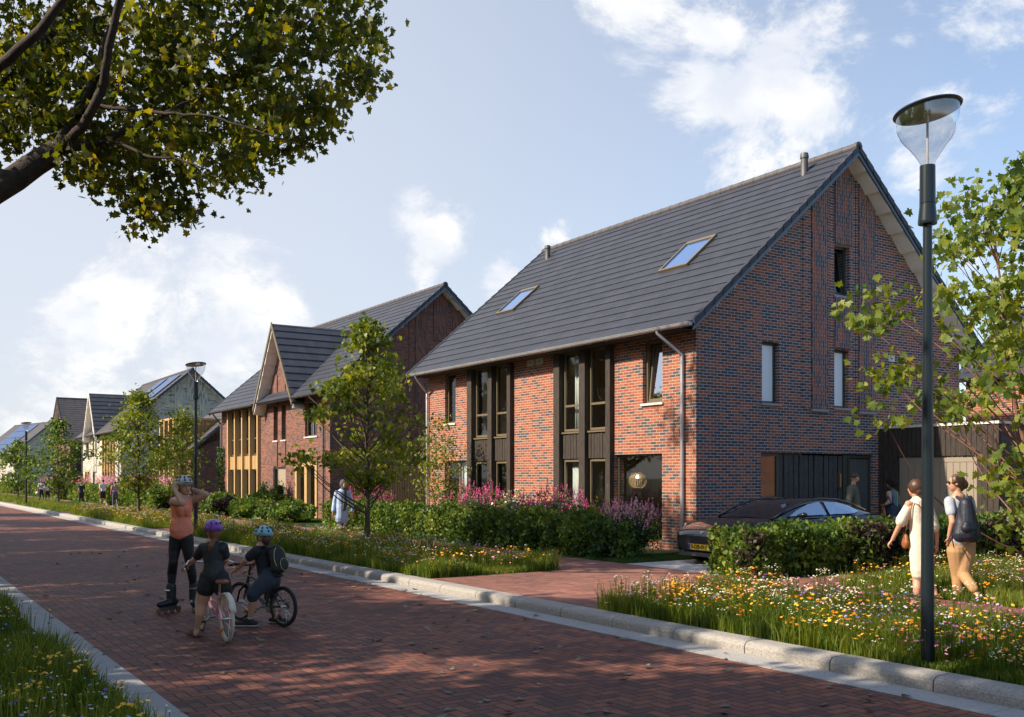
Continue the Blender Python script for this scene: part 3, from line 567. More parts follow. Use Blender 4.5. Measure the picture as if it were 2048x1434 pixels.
pt_ = bpy.data.lights.new('pendant_bulb_light', 'POINT'); pt_.energy = 16; pt_.color = (1,.85,.65); pt_.shadow_soft_size = .05; po_ = bpy.data.objects.new('pendant_bulb_light', pt_); COL.objects.link(po_); po_.parent = pl; po_.location = (0,0,-.78)
# ---- garage beside it
ga = empty('garage', (20.92, 12.2, 0), 0, 'low charred timber garage with taupe boarded door beside the red brick house', 'garage')
p = MB(); boards(p, 'x', 0, .08, 0, .52, .1, 2.9, .13, .01, .012); boards(p, 'x', 0, .08, .52, 2.55, 2.20, 2.9, .13, .01, .012); boards(p, 'x', 0, .08, 2.55, 3.09, .1, 2.9, .13, .01, .012); p.build('timber_cladding', M['char'], ga)
p = MB(); p.box(.085, 5, .0, .1, .1, 2.88); p.box(.085, 5, 2.98, 3.08, .1, 2.88); p.box(4.9, 5, .1, 2.98, .1, 2.88); p.box(.085, .12, .1, .5, .1, 2.88); p.box(.085, .12, 2.57, 2.98, .1, 2.88); p.box(.085,.12,.5,2.57,2.2,2.88); p.build('wall', M['charb'], ga)
p = MB(); p.box(-.03, 5, -.02, 3.098, 2.9, 2.96); p.build('roof', M['sill'], ga)
p = MB(); p.box(.06, .085, .53, 2.54, .1, 2.19); boards(p, 'x', .045, .06, .62, 2.45, .2, 2.05, .165, .012, 0); p.box(.046, .06, .53, 2.54, 2.06, 2.19); p.build('garage_door', M['taupe'], ga)

# ---- neighbouring brick house behind the garage
h7 = empty('brick_house', (27.4, 3.0, 0), 0, 'sunlit red brick house behind the garage, mostly hidden by the tree at the right', 'house')
p = MB(); wall(p, 'x', 0, .3, -6, 14, 0, 4.7, [(2, 3, 3.2, 4.4), (6, 7, 3.2, 4.4), (10.5, 11.4, 3.2, 4.4), (6, 7.4, .6, 2.2)]); wall(p, 'y', 13.7, 14, .3, 6, 0, 4.7); o = p.build('brick_wall', M['brick'], h7); fixnormals(o)
p = MB(); slope(p, -6.3, 14.3, -.3, 4.6, 3, 7.0, 12); slope(p, -6.3, 14.3, 6.3, 4.6, 3, 7.0, 12); o = p.build('roof', M['tile'], h7); fixnormals(o)
p = MB(); p.box(.35, 5.5, -5.8, 13.6, 0, 4.5); p.build('interior', M['dark'], h7)
for a, b, c, d in ((2, 3, 3.2, 4.4), (6, 7, 3.2, 4.4), (10.5, 11.4, 3.2, 4.4), (6, 7.4, .6, 2.2)): window(h7, 'x', 0, a, b, c, d, M['frame'], M['glassk'], sill=M['sill'])

# ================================================================ house with steep cross gable (second, third)
def cross_house(org, ln, yc, label, wm, wmv, mats, mirror=False, warm=False, solar=False, name='cross_gable_house'):
    X0, Y0 = org; h = empty(name, (X0, Y0, 0), 0, label, 'house'); hh = 2.33; zc = 8.18; cg = -.5
    if not mirror:   # local y spans measured from the near gable
        bay = (yc+2.9, yc+7.4); rw = (yc-3.75, yc-2.45); fwn = (yc-3.8, yc-1.45)
    else: bay = (yc-7.0, yc-3.0); rw = (yc+2.9, yc+4.1); fwn = (yc+2.3, yc+4.4)
    gws = [(yc-.30, yc+.24), (yc+.68, yc+1.22)]
    dry = (yc-.25, yc+1.25)
    fm, tm = mats
    ops = [(bay[0], bay[1], .1, 4.88), (rw[0], rw[1], 3.34, 4.74), (fwn[0], fwn[1], .1, 2.32), (dry[0], dry[1], .1, 2.15)] + [(a, b, 3.30, 4.78) for a, b in gws]
    def ft(t): return 5.05 if abs(t-yc) > hh*.96 else max(5.05, zc-.15-(zc-4.75)/hh*abs(t-yc))
    p = MB(); wall(p, 'x', 0, .30, 0, ln, 0, ft, ops, (yc, yc-hh*.92, yc+hh*.92)); 
    wall(p, 'y', 0, .30, .30, 2*XR, 0, lambda t: rz(t)-.13, [(2.0, 5.95, .1, 2.2)], (XR,)); wall(p, 'y', ln-.3, ln, .30, 2*XR, 0, lambda t: rz(t)-.13, (), (XR,))
    o = p.build('brick_wall', wm, h); fixnormals(o)
    p = MB(); p.box(.7, 9.2, .4, ln-.4, .0, 4.9); p.build('interior', M['dark'], h)
    main_roof(h, 0, ln, cut=[(-.42, yc-1.2), (yc-1.2, yc+1.2), (yc+1.2, ln+.42)], tm=M['tileb'] if warm else M['tile'])
    p = MB()
    for s in (-1, 1):
        slope(p, cg, 3.9, yc+s*(hh+.05), 4.72, yc, zc, 11, axis='y', lift=.045)
    o = p.build('gable_roof', M['tilex'], h); fixnormals(o)
    for s in (-1, 1): p = MB(); verge(p, cg-.05, yc+s*(hh+.05), 4.72, yc, zc+.04, h=.16, axis='y', drop=-.03); fixnormals(p.build('gable_bargeboard', M['frame'] if not warm else M['soffit'], h))
    for s in (-1, 1):
        soffit(h, cg, -.003, yc+s*(hh+.05), 4.72, yc, zc, axis='y', ribs=7)
    gable_relief(h, wmv, wm, 0, 1)
    # recessed vertical joints beside the narrow windows
    p = MB()
    for a, b in gws: p.box(-.04, -.002, a, b, 2.20, 3.24); p.box(-.04, -.002, a, b, 4.80, min(ft(a), ft(b))-.12)
    p.build('upright_brick_panel', wmv, h)
    for ya, yb in ((-.42, yc-hh-.04), (yc+hh+.04, ln+.42)): gutter(h, -EO-.05, ZE-.015, ya, yb, mat=M['zincd'])
    downpipe(h, -EO-.05, ZE-.015, .7, .5, -.07, mat=M['zincd']); downpipe(h, -EO-.05, ZE-.015, ln-.4, ln-.1, -.07, mat=M['zincd'])
    for a, b in gws: window(h, 'x', 0, a, b, 3.30, 4.78, M['frame'], M['glassk'], sill=M['sill'], inset=.16)
    window(h, 'x', 0, rw[0], rw[1], 3.34, 4.74, M['frame'], M['glassk'], mull=((rw[0]+rw[1])/2,), sill=M['sill'])
    # timber framed two-storey bay
    n = 4; w = (bay[1]-bay[0]-.16)/n
    for i in range(n+1):
        q = bay[0]+.0+i*w; p = MB(); p.box(-.14, .22, q+.005, q+.155, .08, 4.87); p.build('timber_post', fm, h)
    for i in range(n):
        a, b = bay[0]+.16+i*w, bay[0]+i*w+w-.005
        window(h, 'x', 0, a, b, 2.74, 4.84, M['frame'], M['glassk'], rails=(3.5,), inset=.06); window(h, 'x', 0, a, b, .14, 2.06, M['frame'], M['glassk'], inset=.06)
        p = MB(); boards(p, 'x', -.03, .05, a, b, 2.08, 2.70, .10, .02); p.build('timber_panel', tm, h)
    # ground floor window with a wide timber frame
    a, b = fwn; m_ = (a+b)/2; p = MB()
    for y0, y1, z0, z1 in ((a, a+.2, .08, 2.32), (b-.2, b, .08, 2.32), (a+.2, b-.2, 2.15, 2.32), (m_-.13, m_+.13, .08, 2.15)): p.box(-.05, .2, y0+.003, y1-.003, z0, z1-.003)
    p.build('timber_surround', fm, h)
    for y0, y1 in ((a+.2, m_-.13), (m_+.13, b-.2)): window(h, 'x', 0, y0, y1, .1, 2.14, M['frame'], M['glassk'], inset=.08)
    p = MB(); a, b = dry; p.box(.05, .15, a, a+.06, .1, 2.14); p.box(.05, .15, b-.06, b, .1, 2.14); p.box(.05, .15, a+.06, b-.06, 2.08, 2.14); p.box(.05,.15, b-.38, b-.33, .1, 2.08); f_ = p.build('door_frame', M['framed'], h)
    p = MB(); p.box(.08, .13, a+.065, b-.39, .1, 2.07); d = p.build('door', M['door'], h); p = MB(); p.tube([(.05, a+.14, 1.05), (.03, a+.14, 1.05), (.03, a+.14, 1.25)], .012, 6); p.build('handle', M['steel'], d)
    p = MB(); p.box(.1, .11, b-.33, b-.06, .1, 2.08); p.build('side_light', M['glassk'], h)
    flue(h, 2.3, yc-1.9 if not mirror else yc-3.0, 6.9 if not mirror else 6.9, .7)
    # gable side entrance zone in timber
    p = MB(); boards(p, 'y', .03, .12, 2.0, 5.95, .1, 2.19, .11, .02); p.build('timber_cladding', M['oakd'], h)
    if solar:
        for (ya, yb) in solar:
            p = MB(); 
            for k in range(int(round((yb-ya)/1.05))):
                y0 = ya+k*1.05; s0, s1 = .55, .93; f = lambda s, hgt, y: (-EO+(XR+EO)*s-.65*hgt, y, ZE+(ZR-ZE)*s+.76*hgt)
                p.prism([f(s0, .07, y0), f(s1, .07, y0), f(s1, .11, y0), f(s0, .11, y0)], (0, 1.02, 0))
            o = p.build('solar_panels', M['panel'], h); fixnormals(o)
    return h
cross_house((14.76, 35.1), 13.7, 5.0, 'dark red brick house with steep cross gable and oak timber window bay', M['dbrick'], M['dbrickv'], (M['oak'], M['oak']))
cross_house((14.76, 72.0), 14.5, 9.0, 'pale whitewashed brick house with cross gable and solar panels, far behind the skater', M['pbrick'], M['pbrickv'], (M['oak'], M['oakd']), mirror=True, warm=True, solar=[(1.0, 4.2), (5.0, 7.2)])
# ---- lean-to with oak box between them
an = empty('brick_annex', (14.9, 56.0, 0), 0, 'low brick annex with lean-to roof and tall oak box left of the dark house', 'annex')
p = MB(); wall(p, 'y', 0, .3, .3, 9, 0, lambda t: 2.95+.86*min(t, 4.6)); wall(p, 'x', .3, .6, .3, 5, 0, 2.9); o = p.build('brick_wall', M['dbrick'], an); fixnormals(o)
p = MB(); slope(p, -.25, 6, -.1, 3.0, 4.6, 7.05, 14); o = p.build('roof', M['tileb'], an); fixnormals(o); p = MB(); verge(p, -.3, -.1, 3.0, 4.6, 7.05); o = p.build('bargeboard', M['barge'], an); fixnormals(o)
p = MB(); boards(p, 'y', 1.03, 1.1, -.05, 4.6, .1, 5.0, .2, .02, .02); p.box(-.05, 4.6, 1.1, 4.3, 4.85, 5.0); p.box(.3, 4.6, 1.15, 4.2, .1, 4.8); p.build('oak_box', M['oakd'], an)
p = MB(); p.box(-.4, 4.6, .98, 4.35, 5.0, 5.12)
for i in range(4): p.box(-.4, .1, 1.0+i*1.02, 1.18+i*1.02, .1, 5.0)
p.build('oak_fins', M['oak'], an); p = MB(); p.box(.1, .14, 1.15, 4.1, .1, 4.9); p.build('window', M['glassk'], an)

# ---- far houses
def simple_house(name, loc, rot, ln, label, wm, tm, solar=False, ops=True, depth=None):
    h = empty(name, (*loc, 0), rot, label, 'house')
    op = [(1.2, 2.0, 3.3, 4.6), (3.0, 3.8, 3.3, 4.6), (6, 7, 3.3, 4.6), (8.5, 9.3, 3.3, 4.6), (1.5, 3.2, .3, 2.2), (4.2, 5.2, .1, 2.2), (7.2, 9.2, .3, 2.2)] if ops else []
    p = MB(); wall(p, 'x', 0, .3, 0, ln, 0, 5.0, op); wall(p, 'y', 0, .3, .3, 2*XR, 0, lambda t: rz(t)-.13, [(2, 2.6, 3.4, 4.8)], (XR,)); wall(p, 'y', ln-.3, ln, .3, 2*XR, 0, lambda t: rz(t)-.13, (), (XR,))
    o = p.build('brick_wall', wm, h); fixnormals(o); p = MB(); p.box(.4, 9, .4, ln-.4, 0, 4.8); p.build('interior', M['dark'], h)
    main_roof(h, 0, ln, tm=tm); gutter(h, -EO-.05, ZE-.015, -.42, ln+.42, mat=M['zincd'])
    for a, b, c, d in op: window(h, 'x', 0, a, b, c, d, M['frame'], M['glassk'], sill=M['sill'])
    window(h, 'y', 0, 2, 2.6, 3.4, 4.8, M['framed'], M['glassk'])
    if solar:
        p = MB(); f = lambda s, hg, y: (-EO+(XR+EO)*s-.65*hg, y, ZE+(ZR-ZE)*s+.76*hg)
        for r in range(4):
            for k in range(6):
                y0 = 3.8+k*1.15; s0 = .10+r*.215 ; p.prism([f(s0, .07, y0), f(s0+.205, .07, y0), f(s0+.205, .12, y0), f(s0, .12, y0)], (0, 1.1, 0))
        o = p.build('solar_panels', M['panel'], h); fixnormals(o)
    return h
def camw(r, d): v = F*d + RV*r; return (v.x, v.y)
simple_house('dark_brick_house', (16.0, 110.0), math.radians(-90), 11, 'dark brick house turned sideways with its plain slate roof slope facing down the street', M['dbrick'], M['tileb'])
A = Vector(camw(-64.9, 138)); dr_ = Vector((-9.1, 9)).normalized(); wd = F*dr_.y + RV*dr_.x; ang = math.atan2(-wd.x, wd.y); px_ = Vector((math.cos(ang), math.sin(ang)))
base = A - px_*XR
simple_house('pale_brick_house', (base.x, base.y), ang, 14, 'pale brick house with large solar array, leftmost at the end of the street', M['pbrick'], M['tileb'], solar=True)
simple_house('far_roof_house', camw(-92, 178), ang+.1, 14, 'farthest house whose dark roof just shows at the left edge of the photo', M['dbrick'], M['tile'], ops=False)
# ================================================================ street lamps
M['lampglass'] = glassm('lamp_glass', tint=(.93,.96,1), refl=.14, rough=.12)
def lamp(loc, label):
    t = empty('street_lamp', loc, math.radians(120), label, 'street lamp', 'street lamps along the verge')
    p = MB(); p.lathe([(.056,-.1),(.055,.6),(.052,.9),(.037,3.79),(.0,3.79)], n=20); p.build('pole', M['pole'], t, autos=50)
    p = MB(); p.lathe([(.0,3.77),(.075,3.77),(.078,3.785),(.078,3.80),(.065,3.93),(.065,3.94),(.0625,3.944),(.065,3.948),(.063,4.27),(.0,4.27)], n=28); p.build('collar', M['pole'], t, autos=30)
    tan_ = math.tan(math.radians(8.5)); tilt = Matrix.Rotation(math.radians(8.5), 3, 'Y')
    prof = [(.052,0),(.060,.025),(.075,.055),(.105,.106),(.155,.177),(.190,.218),(.218,.262),(.240,.32),(.251,.38),(.254,.43),(.255,.475)]; n = 36; vs = []
    for r, z in prof:
        k2 = (z/.475)**2
        for i in range(n): a = 2*math.pi*i/n; x, y = r*math.cos(a), r*math.sin(a); vs.append((x, y, 4.265+z - x*tan_*k2))
    p = MB(); p.add(vs, [(i*n+k, i*n+(k+1) % n, (i+1)*n+(k+1) % n, (i+1)*n+k) for i in range(len(prof)-1) for k in range(n)]); o = p.build('glass_bowl', M['lampglass'], t, smooth=True)
    c = Vector((0, 0, 4.742))
    p = MB(); p.lathe([(.256,-.010),(.274,-.010),(.282,.002),(.272,.016),(.21,.030),(.10,.038),(.001,.040)], c, 40, M=tilt); p.build('hood', M['pole'], t, autos=50)
    p = MB(); p.lathe([(.252,-.012),(.242,-.008),(.20,.006),(.10,.018),(.001,.022)], c, 40, M=tilt); p.build('reflector', M['inner'], t, smooth=True)
    p = MB(); p.tube([(0,0,4.26),(0,0,4.70)], .010, 8); p.build('rod', M['rod'], t)
    return t
l1 = lamp((7.56, 5.04, .09), 'tall dark street lamp in the foreground flower verge, before the walking women')
for loc, lb in (((7.60, 27.5, .09), 'street lamp right behind the skater at the brick kerb'), ((7.62, 62.4, .09), 'most distant street lamp, left beside the two white-shirted walkers')):
    c = copy_tree(l1); c.location = loc; c['label'] = lb

# ================================================================ foliage kit
def rot_rand(N_, rs, tilt=1.0, updir=.0):
    """N random rotation matrices; tilt<1 keeps leaf normals closer to up"""
    az = rs.uniform(0, 2*np.pi, N_); spin = rs.uniform(0, 2*np.pi, N_); th = np.arccos(np.clip(rs.uniform(1-2*tilt*.5*1.0, 1, N_), -1, 1))
    ca, sa, ct, st, cs, ss = np.cos(az), np.sin(az), np.cos(th), np.sin(th), np.cos(spin), np.sin(spin)
    Rz = np.zeros((N_,3,3)); Rz[:,0,0]=ca; Rz[:,0,1]=-sa; Rz[:,1,0]=sa; Rz[:,1,1]=ca; Rz[:,2,2]=1
    Ry = np.zeros((N_,3,3)); Ry[:,0,0]=ct; Ry[:,0,2]=st; Ry[:,1,1]=1; Ry[:,2,0]=-st; Ry[:,2,2]=ct
    Rs = np.zeros((N_,3,3)); Rs[:,0,0]=cs; Rs[:,0,1]=-ss; Rs[:,1,0]=ss; Rs[:,1,1]=cs; Rs[:,2,2]=1
    return Rz @ Ry @ Rs
_h = [(0,0),(.13,.03),(.40,-.05),(.40,.10),(.33,.18),(.62,.30),(.52,.48),(.30,.44),(.33,.66),(.16,.70),(0,1.0)]
_o = [(x, y, .05*abs(x)) for x, y in _h] + [(-x, y, .05*abs(x)) for x, y in _h[-2:0:-1]]
MAPLE = np.array(_o + [(0,.33,-.04)]); MAPF = np.array([(len(_o), i, (i+1) % len(_o)) for i in range(len(_o))])
DIAM = np.array([(0,0,0),(.34,.42,.09),(0,1,.02),(-.34,.42,.09)]); DIAF = np.array([(0,1,2),(0,2,3)])
LOBE = np.array([(0,0,0),(.45,.20,.05),(.25,.45,0),(.05,1.0,.05),(-.25,.45,0),(-.45,.20,.05)]); LOBF = np.array([(0,1,2),(0,2,4),(2,3,4),(0,4,5)])
def leaves(pos, size, rs, tmpl=LOBE, fc=LOBF, tilt=1.0, var=.4):
    n = len(pos); R_ = rot_rand(n, rs, tilt); s = size*(1+rs.uniform(-var, var, n)); T = tmpl - np.array([0, .45, 0])
    v = np.einsum('nij,kj->nki', R_, T)*s[:,None,None] + pos[:,None,:]
    f = (fc[None] + (np.arange(n)*len(tmpl))[:,None,None]).reshape(-1, fc.shape[1]); return v.reshape(-1,3), f
def limb(mb, a, b, r0, r1, rng, n=6, bow=.12, sag=0, seg=6):
    a, b = Vector(a), Vector(b); d = b-a; L_ = d.length; o = Vector((rng.uniform(-1,1), rng.uniform(-1,1), rng.uniform(-1,1)))*L_*bow
    pts = []; rs = []
    for i in range(seg+1):
        t = i/seg; q = a+d*t + o*math.sin(math.pi*t) + Vector((0,0,sag*L_*math.sin(math.pi*t))); pts.append(q); rs.append(r0+(r1-r0)*t)
    mb.tube(pts, rs, n, cap=False); return pts
def tree(name, label, loc, h, cr, th, nclus, nleaf, lsize, leafmat, bark, seed, cat='tree', group=None, clear=None, tmpl=(LOBE, LOBF), shape='ovate', tr=.06, spread=.22, tilt=1.3, stems=1, lean=(0,0)):
    """tapered trunk, limbs running to leaf clusters that fill an uneven crown"""
    rng = random.Random(seed); rs = np.random.RandomState(seed); root = empty(name, loc, 0, label, cat, group)
    cl = []
    while len(cl) < nclus:
        t = rng.random(); a = rng.uniform(0, 2*math.pi)
        if shape == 'ovate': w = math.sin(math.pi*min(1, (t*.92+.10))**.75) ** .8 * min(1, .35+t*3.2)
        elif shape == 'round': w = math.sqrt(max(0, 1-(2*t-1)**2))
        else: w = (1-t)**.5*.9+.15
        w *= 1 + .22*math.sin(a*3+seed+t*5)+.12*math.sin(a*5+t*9)
        r = cr*w*math.sqrt(rng.uniform(.05, 1)); c = Vector((r*math.cos(a)+lean[0]*t, r*math.sin(a)+lean[1]*t, th+(h-th)*t - .10*r))
        if not (clear and clear(c+Vector(loc))): cl.append(c)
    mb = MB(); tops = []
    for s in range(stems):
        of = Vector((0,0,0)) if stems == 1 else Vector((math.cos(2.1*s+seed)*.3, math.sin(2.1*s+seed)*.3, 0))
        pts = []; rr = []
        for i in range(9):
            t = i/8; pts.append(Vector((of.x*t*2.2+rng.uniform(-.03,.03)*t*cr+lean[0]*t*.7, of.y*t*2.2+rng.uniform(-.03,.03)*t*cr+lean[1]*t*.7, h*.93*t))); rr.append(tr*(1-t*.86)*(1.25 if i == 0 else 1))
        pts[0] = pts[0] - Vector((0,0,.1)); mb.tube(pts, rr, 9, cap=False); tops.append(pts)
    for c in cl:
        best = None
        for pts in tops:
            zt = max(th*.55, c.z - .75*math.hypot(c.x, c.y) - .1); i = min(7, max(0, int(zt/(h*.93)*8))); f = zt/(h*.93)*8-i; p = pts[i].lerp(pts[i+1], max(0, min(1, f)))
            if best is None or (p-c).length < (best-c).length: best = p
        L_ = (c-best).length; limb(mb, best, c, max(.006, tr*.30*(L_/cr)**.5), .004, rng, 5, .08, -.05, 5)
    t_ = mb.build('trunk', bark, root, smooth=True)
    per = nleaf//nclus; P_ = []
    for c in cl:
        k = int(per*rng.uniform(.55, 1.5)); g = rs.normal(0, 1, (k,3))*np.array([1,1,.62])*spread*rng.uniform(.75, 1.25); P_.append(g+np.array(c)[None])
    pos = np.concatenate(P_); pos[:,2] = np.maximum(pos[:,2], .15)
    v, f = leaves(pos, lsize, rs, tmpl[0], tmpl[1], tilt); me = npmesh('crown', v, f, leafmat); link('crown', me, root)
    return root
# ---- street trees in the verge
tree('young_street_tree', 'nearest young maple in the right verge, between woman in headscarf and brick house', (9.25, 19.9, .09), 4.95, 1.40, 1.45, 90, 3900, .092, M['young'], M['bark'], 11, group='young maples along the street', tmpl=(MAPLE, MAPF), tr=.065, spread=.165, clear=lambda w: w.z < 2.05 and w.dot(RV)/w.dot(F) < -.158)
tree('young_street_tree', 'young maple behind the skater, in front of the oak clad box', (9.0, 40.7, .09), 4.9, 1.45, 1.2, 90, 4200, .115, M['young'], M['bark'], 23, group='young maples along the street', tr=.065)
tree('young_street_tree', 'young maple beside the pair of white-shirted walkers', (9.1, 60.9, .09), 4.7, 1.8, 1.2, 90, 3200, .15, M['hedge'], M['bark'], 31, group='young maples along the street')
tree('young_street_tree', 'small maple at the left, just behind the most distant lamp', (9.0, 78.0, .09), 4.2, 1.9, 1.1, 70, 2400, .16, M['hedge'], M['bark'], 37, group='young maples along the street')
tree('young_street_tree', 'slim young tree with a bare thin trunk right of the maple behind the skater', (10.6, 40.2, .09), 4.3, .8, 2.0, 30, 900, .12, M['young'], M['bark'], 41, group='young maples along the street', tr=.035)
tree('garden_tree', 'small multi-stemmed tree before the brick house left downpipe', (13.6, 24.3, .1), 3.25, .82, .9, 60, 1500, .085, M['young'], M['barkr'], 53, stems=3, tr=.025, tmpl=(DIAM, DIAF), spread=.16)
tree('garden_tree', 'dark small tree beside the annex, left of the dark brick house', (12.6, 49.5, .1), 3.7, 1.3, .8, 55, 1700, .12, M['hedge'], M['barkr'], 59, stems=3, tr=.03)
tree('garden_maple', 'large multi-stemmed maple at the right edge, behind the women walking', (13.3, 7.1, .1), 5.75, 2.5, .9, 160, 7600, .10, M['young'], M['barkr'], 67, stems=4, tr=.05, tmpl=(MAPLE, MAPF), spread=.20, shape='round', clear=lambda w: w.z < 2.45 and w.dot(RV)/w.dot(F) < .49)
for i, (x, y, hh, lb) in enumerate([(22, 128, 9, 'dark tree in the distance behind the pale brick house'), (30, 66, 8, 'tree top showing over the roofs left of the dark brick house')]):
    tree('background_tree', lb, (x, y, 0), hh, 3.2, 2, 60, 2200, .35, M['hedged'], M['bark'], 80+i)

# ================================================================ overhanging maple, top left
def big_maple():
    rng = random.Random(5); rs = np.random.RandomState(5)
    root = empty('large_maple', (-.2, 18.2, 0), 0, 'large maple overhanging the road, its dark branches and leaves filling the upper left', 'tree'); org = Vector((-.2, 18.2, 0))
    q = lambda px, py, D: cp(px, py, D*1.5) - org
    mb = MB()
    main = [Vector((0,0,-.1)), Vector((.02,.0,1.9)), Vector((.2,-.1,3.8)), q(-200,470,9.3), q(-60,415,9.5), q(30,355,9.6), q(115,300,9.7)]
    limbs = [(main, [.38,.33,.29,.26,.22,.20,.18]),
      ([q(115,300,9.7), q(150,235,9.8), q(200,130,9.9), q(235,20,10), q(280,-120,10.2), q(300,-300,10.5)], [.11,.09,.08,.07,.05,.03]),
      ([q(115,300,9.7), q(165,255,9.5), q(205,180,9.3), q(218,95,9.1), q(250,-60,8.8), q(260,-260,8.6)], [.08,.075,.07,.06,.05,.03]),
      ([q(115,300,9.7), q(190,285,9.8), q(300,243,10), q(380,205,10.2), q(470,150,10.4), q(560,88,10.6), q(640,25,10.8)], [.085,.065,.055,.045,.035,.025,.015]),
      ([q(-200,470,9.3), q(-150,330,9.8), q(-20,195,10.2), q(70,110,10.4), q(140,10,10.6), q(200,-150,10.8)], [.15,.12,.10,.085,.07,.05]),
      ([q(-150,330,9.8), q(-90,200,9), q(0,130,8.8), q(80,60,8.6), q(150,-30,8.4), q(220,-200,8.2)], [.10,.09,.08,.07,.05,.03]),
      ([q(-20,195,10.2), q(70,145,10.4), q(200,160,10.8), q(310,165,11), q(430,155,11.3), q(540,135,11.5), q(660,95,11.7), q(760,60,11.8)], [.06,.05,.045,.04,.035,.03,.02,.01]),
      ([q(150,235,9.8), q(180,208,9.6), q(270,222,9.4), q(350,228,9.2), q(420,231,9.1), q(500,258,9), q(600,290,8.9)], [.045,.035,.03,.025,.02,.015,.008]),
      ([q(190,285,9.8), q(240,285,9.5), q(300,315,9.3), q(355,317,9.2), q(420,340,9.1)], [.035,.028,.022,.016,.008]),
      ([q(190,285,9.8), q(215,300,9.9), q(260,345,10), q(275,400,10), q(298,468,10)], [.025,.02,.017,.012,.006]),
      ([q(380,205,10.2), q(360,270,10), q(385,330,9.9), q(402,400,9.8), q(380,455,9.8)], [.02,.016,.013,.01,.005]),
      ([q(0,195,10.2), q(60,215,10), q(115,240,10), q(40,150,9.6)], [.03,.028,.02,.02])]
    nodes = []
    for pts, r in limbs:
        pts2 = []; r2 = []
        for i in range(len(pts)-1):
            for k in range(4):
                t = k/4; pts2.append(pts[i].lerp(pts[i+1], t)+Vector((rng.uniform(-1,1), rng.uniform(-1,1), rng.uniform(-1,1)))*.012); r2.append(r[i]+(r[i+1]-r[i])*t)
        pts2.append(pts[-1]); r2.append(r[-1]); mb.tube(pts2, [q_*.92 for q_ in r2], 9, cap=False); nodes += [(p, a) for p, a in zip(pts2, r2) if p.z > 3.2]
    # crown volume: clusters scattered in depth, thinning out towards its lower right rim
    rim = [(-900,420),(0,385),(60,330),(150,330),(205,395),(215,440),(262,495),(330,470),(430,440),(470,395),(560,335),(640,310),(700,295),(735,215),(770,195),(800,110),(790,20),(780,-120),(600,-170),(200,-200),(-500,-200),(-900,-100)]
    def inside(x, y):
        c = False; j = len(rim)-1
        for i in range(len(rim)):
            xi, yi = rim[i]; xj, yj = rim[j]
            if (yi > y) != (yj > y) and x < (xj-xi)*(y-yi)/(yj-yi)+xi: c = not c
            j = i
        return c
    cl = []
    while len(cl) < 780:
        x, y = rng.uniform(-900, 800), rng.uniform(-640, 500)
        if not inside(x, y) or not inside(x+16, y+16) : continue
        if x < -250 and rng.random() < .45: continue
        if 0 < x < 130 and 265 < y < 420 and rng.random() < .9: continue
        D = 9.65 + rng.uniform(-.25, 2.2); 
        if not (inside(x+25, y+25) or rng.random() < .5): continue
        c = q(x, y, D); w = c+org; land = w.z-.78*(14.76-w.x)
        if land > .9 and w.y-.24*(14.76-w.x) > 14.6 and w.x < 14 and rng.random() < .93: continue
        tt = (w.z-.9)/.78
        if 11.3 < w.x+tt < 23 and w.y-.24*tt < 12.2 and rng.random() < .85: continue
        if x < 260 and rng.random() < .3: continue
        cl.append(c)
    for c in cl:
        p, a = min(nodes, key=lambda n: (n[0]-c).length + .6*max(0, n[0].z-c.z))
        limb(mb, p, c, min(a*.6, .02), .004, rng, 4, .10, .03, 4)
        nodes.append((c.lerp(p, .4), .01))
    mb.build('trunk', M['barkd'], root, smooth=True)
    P_ = [np.array(c)[None] + rs.normal(0, 1, (int(rng.uniform(16, 60)),3))*np.clip(1,1,1)*np.array([1,1,.75])*.20 for c in cl]
    v, f = leaves(np.concatenate(P_), .112, rs, MAPLE, MAPF, 1.6); link('crown', npmesh('crown', v, f, M['maple']), root)
big_maple()
# ---- the rest of the tree row on the near side (outside the frame; their shade lies on the road)
row = tree('roadside_tree', 'roadside tree', (-2.8, 4.2, 0), 10.3, 3.4, 3.2, 95, 8500, .28, M['maple'], M['barkd'], 91, group='tall trees on the near side of the road', tr=.2, spread=.45, shape='round')
row['label'] = 'tall tree on the near side of the road, left of the camera'
POS = [(-6.3,12.6,1.0,1),(-3.3,21.0,1.0,2),(-3.6,27.8,1.0,3.5),(-6.5,34.5,1.0,5),(-6,43,1.0,.6),(-7.8,6.0,1.1,2.2),(-9.5,17,1.1,4),(-9.0,25,1.1,5.2),(-6.5,52,1.0,1.4),(-11,2,1.1,3)]
WD = ['second tree of the row nearest the road','third tree of the row nearest the road','fourth tree of the row nearest the road','fifth tree of the row, where the footway bends','sixth tree of the row nearest the road','first tree of the back row','second tree of the back row','third tree of the back row','last tree of the row nearest the road','tree behind the camera in the back row']
for (x, y, s, a), lb in zip(POS, WD):
    c = copy_tree(row); c.location = (x, y, 0); c.rotation_euler = (0, 0, a); c.scale = (s, s, s); c['label'] = lb + ', left of the photo'
for i in range(14):  # unseen trees, added to darken what the house windows mirror
    c = copy_tree(row); c.location = (-24-(i % 3)*3, -22+i*7.5, -1.5); c.rotation_euler = (0, 0, i*1.3); c.scale = (1.15, 1.15, 1.2); c['label'] = 'tall unseen tree added across the road for window reflections'; c['group'] = 'unseen trees added for window reflections'

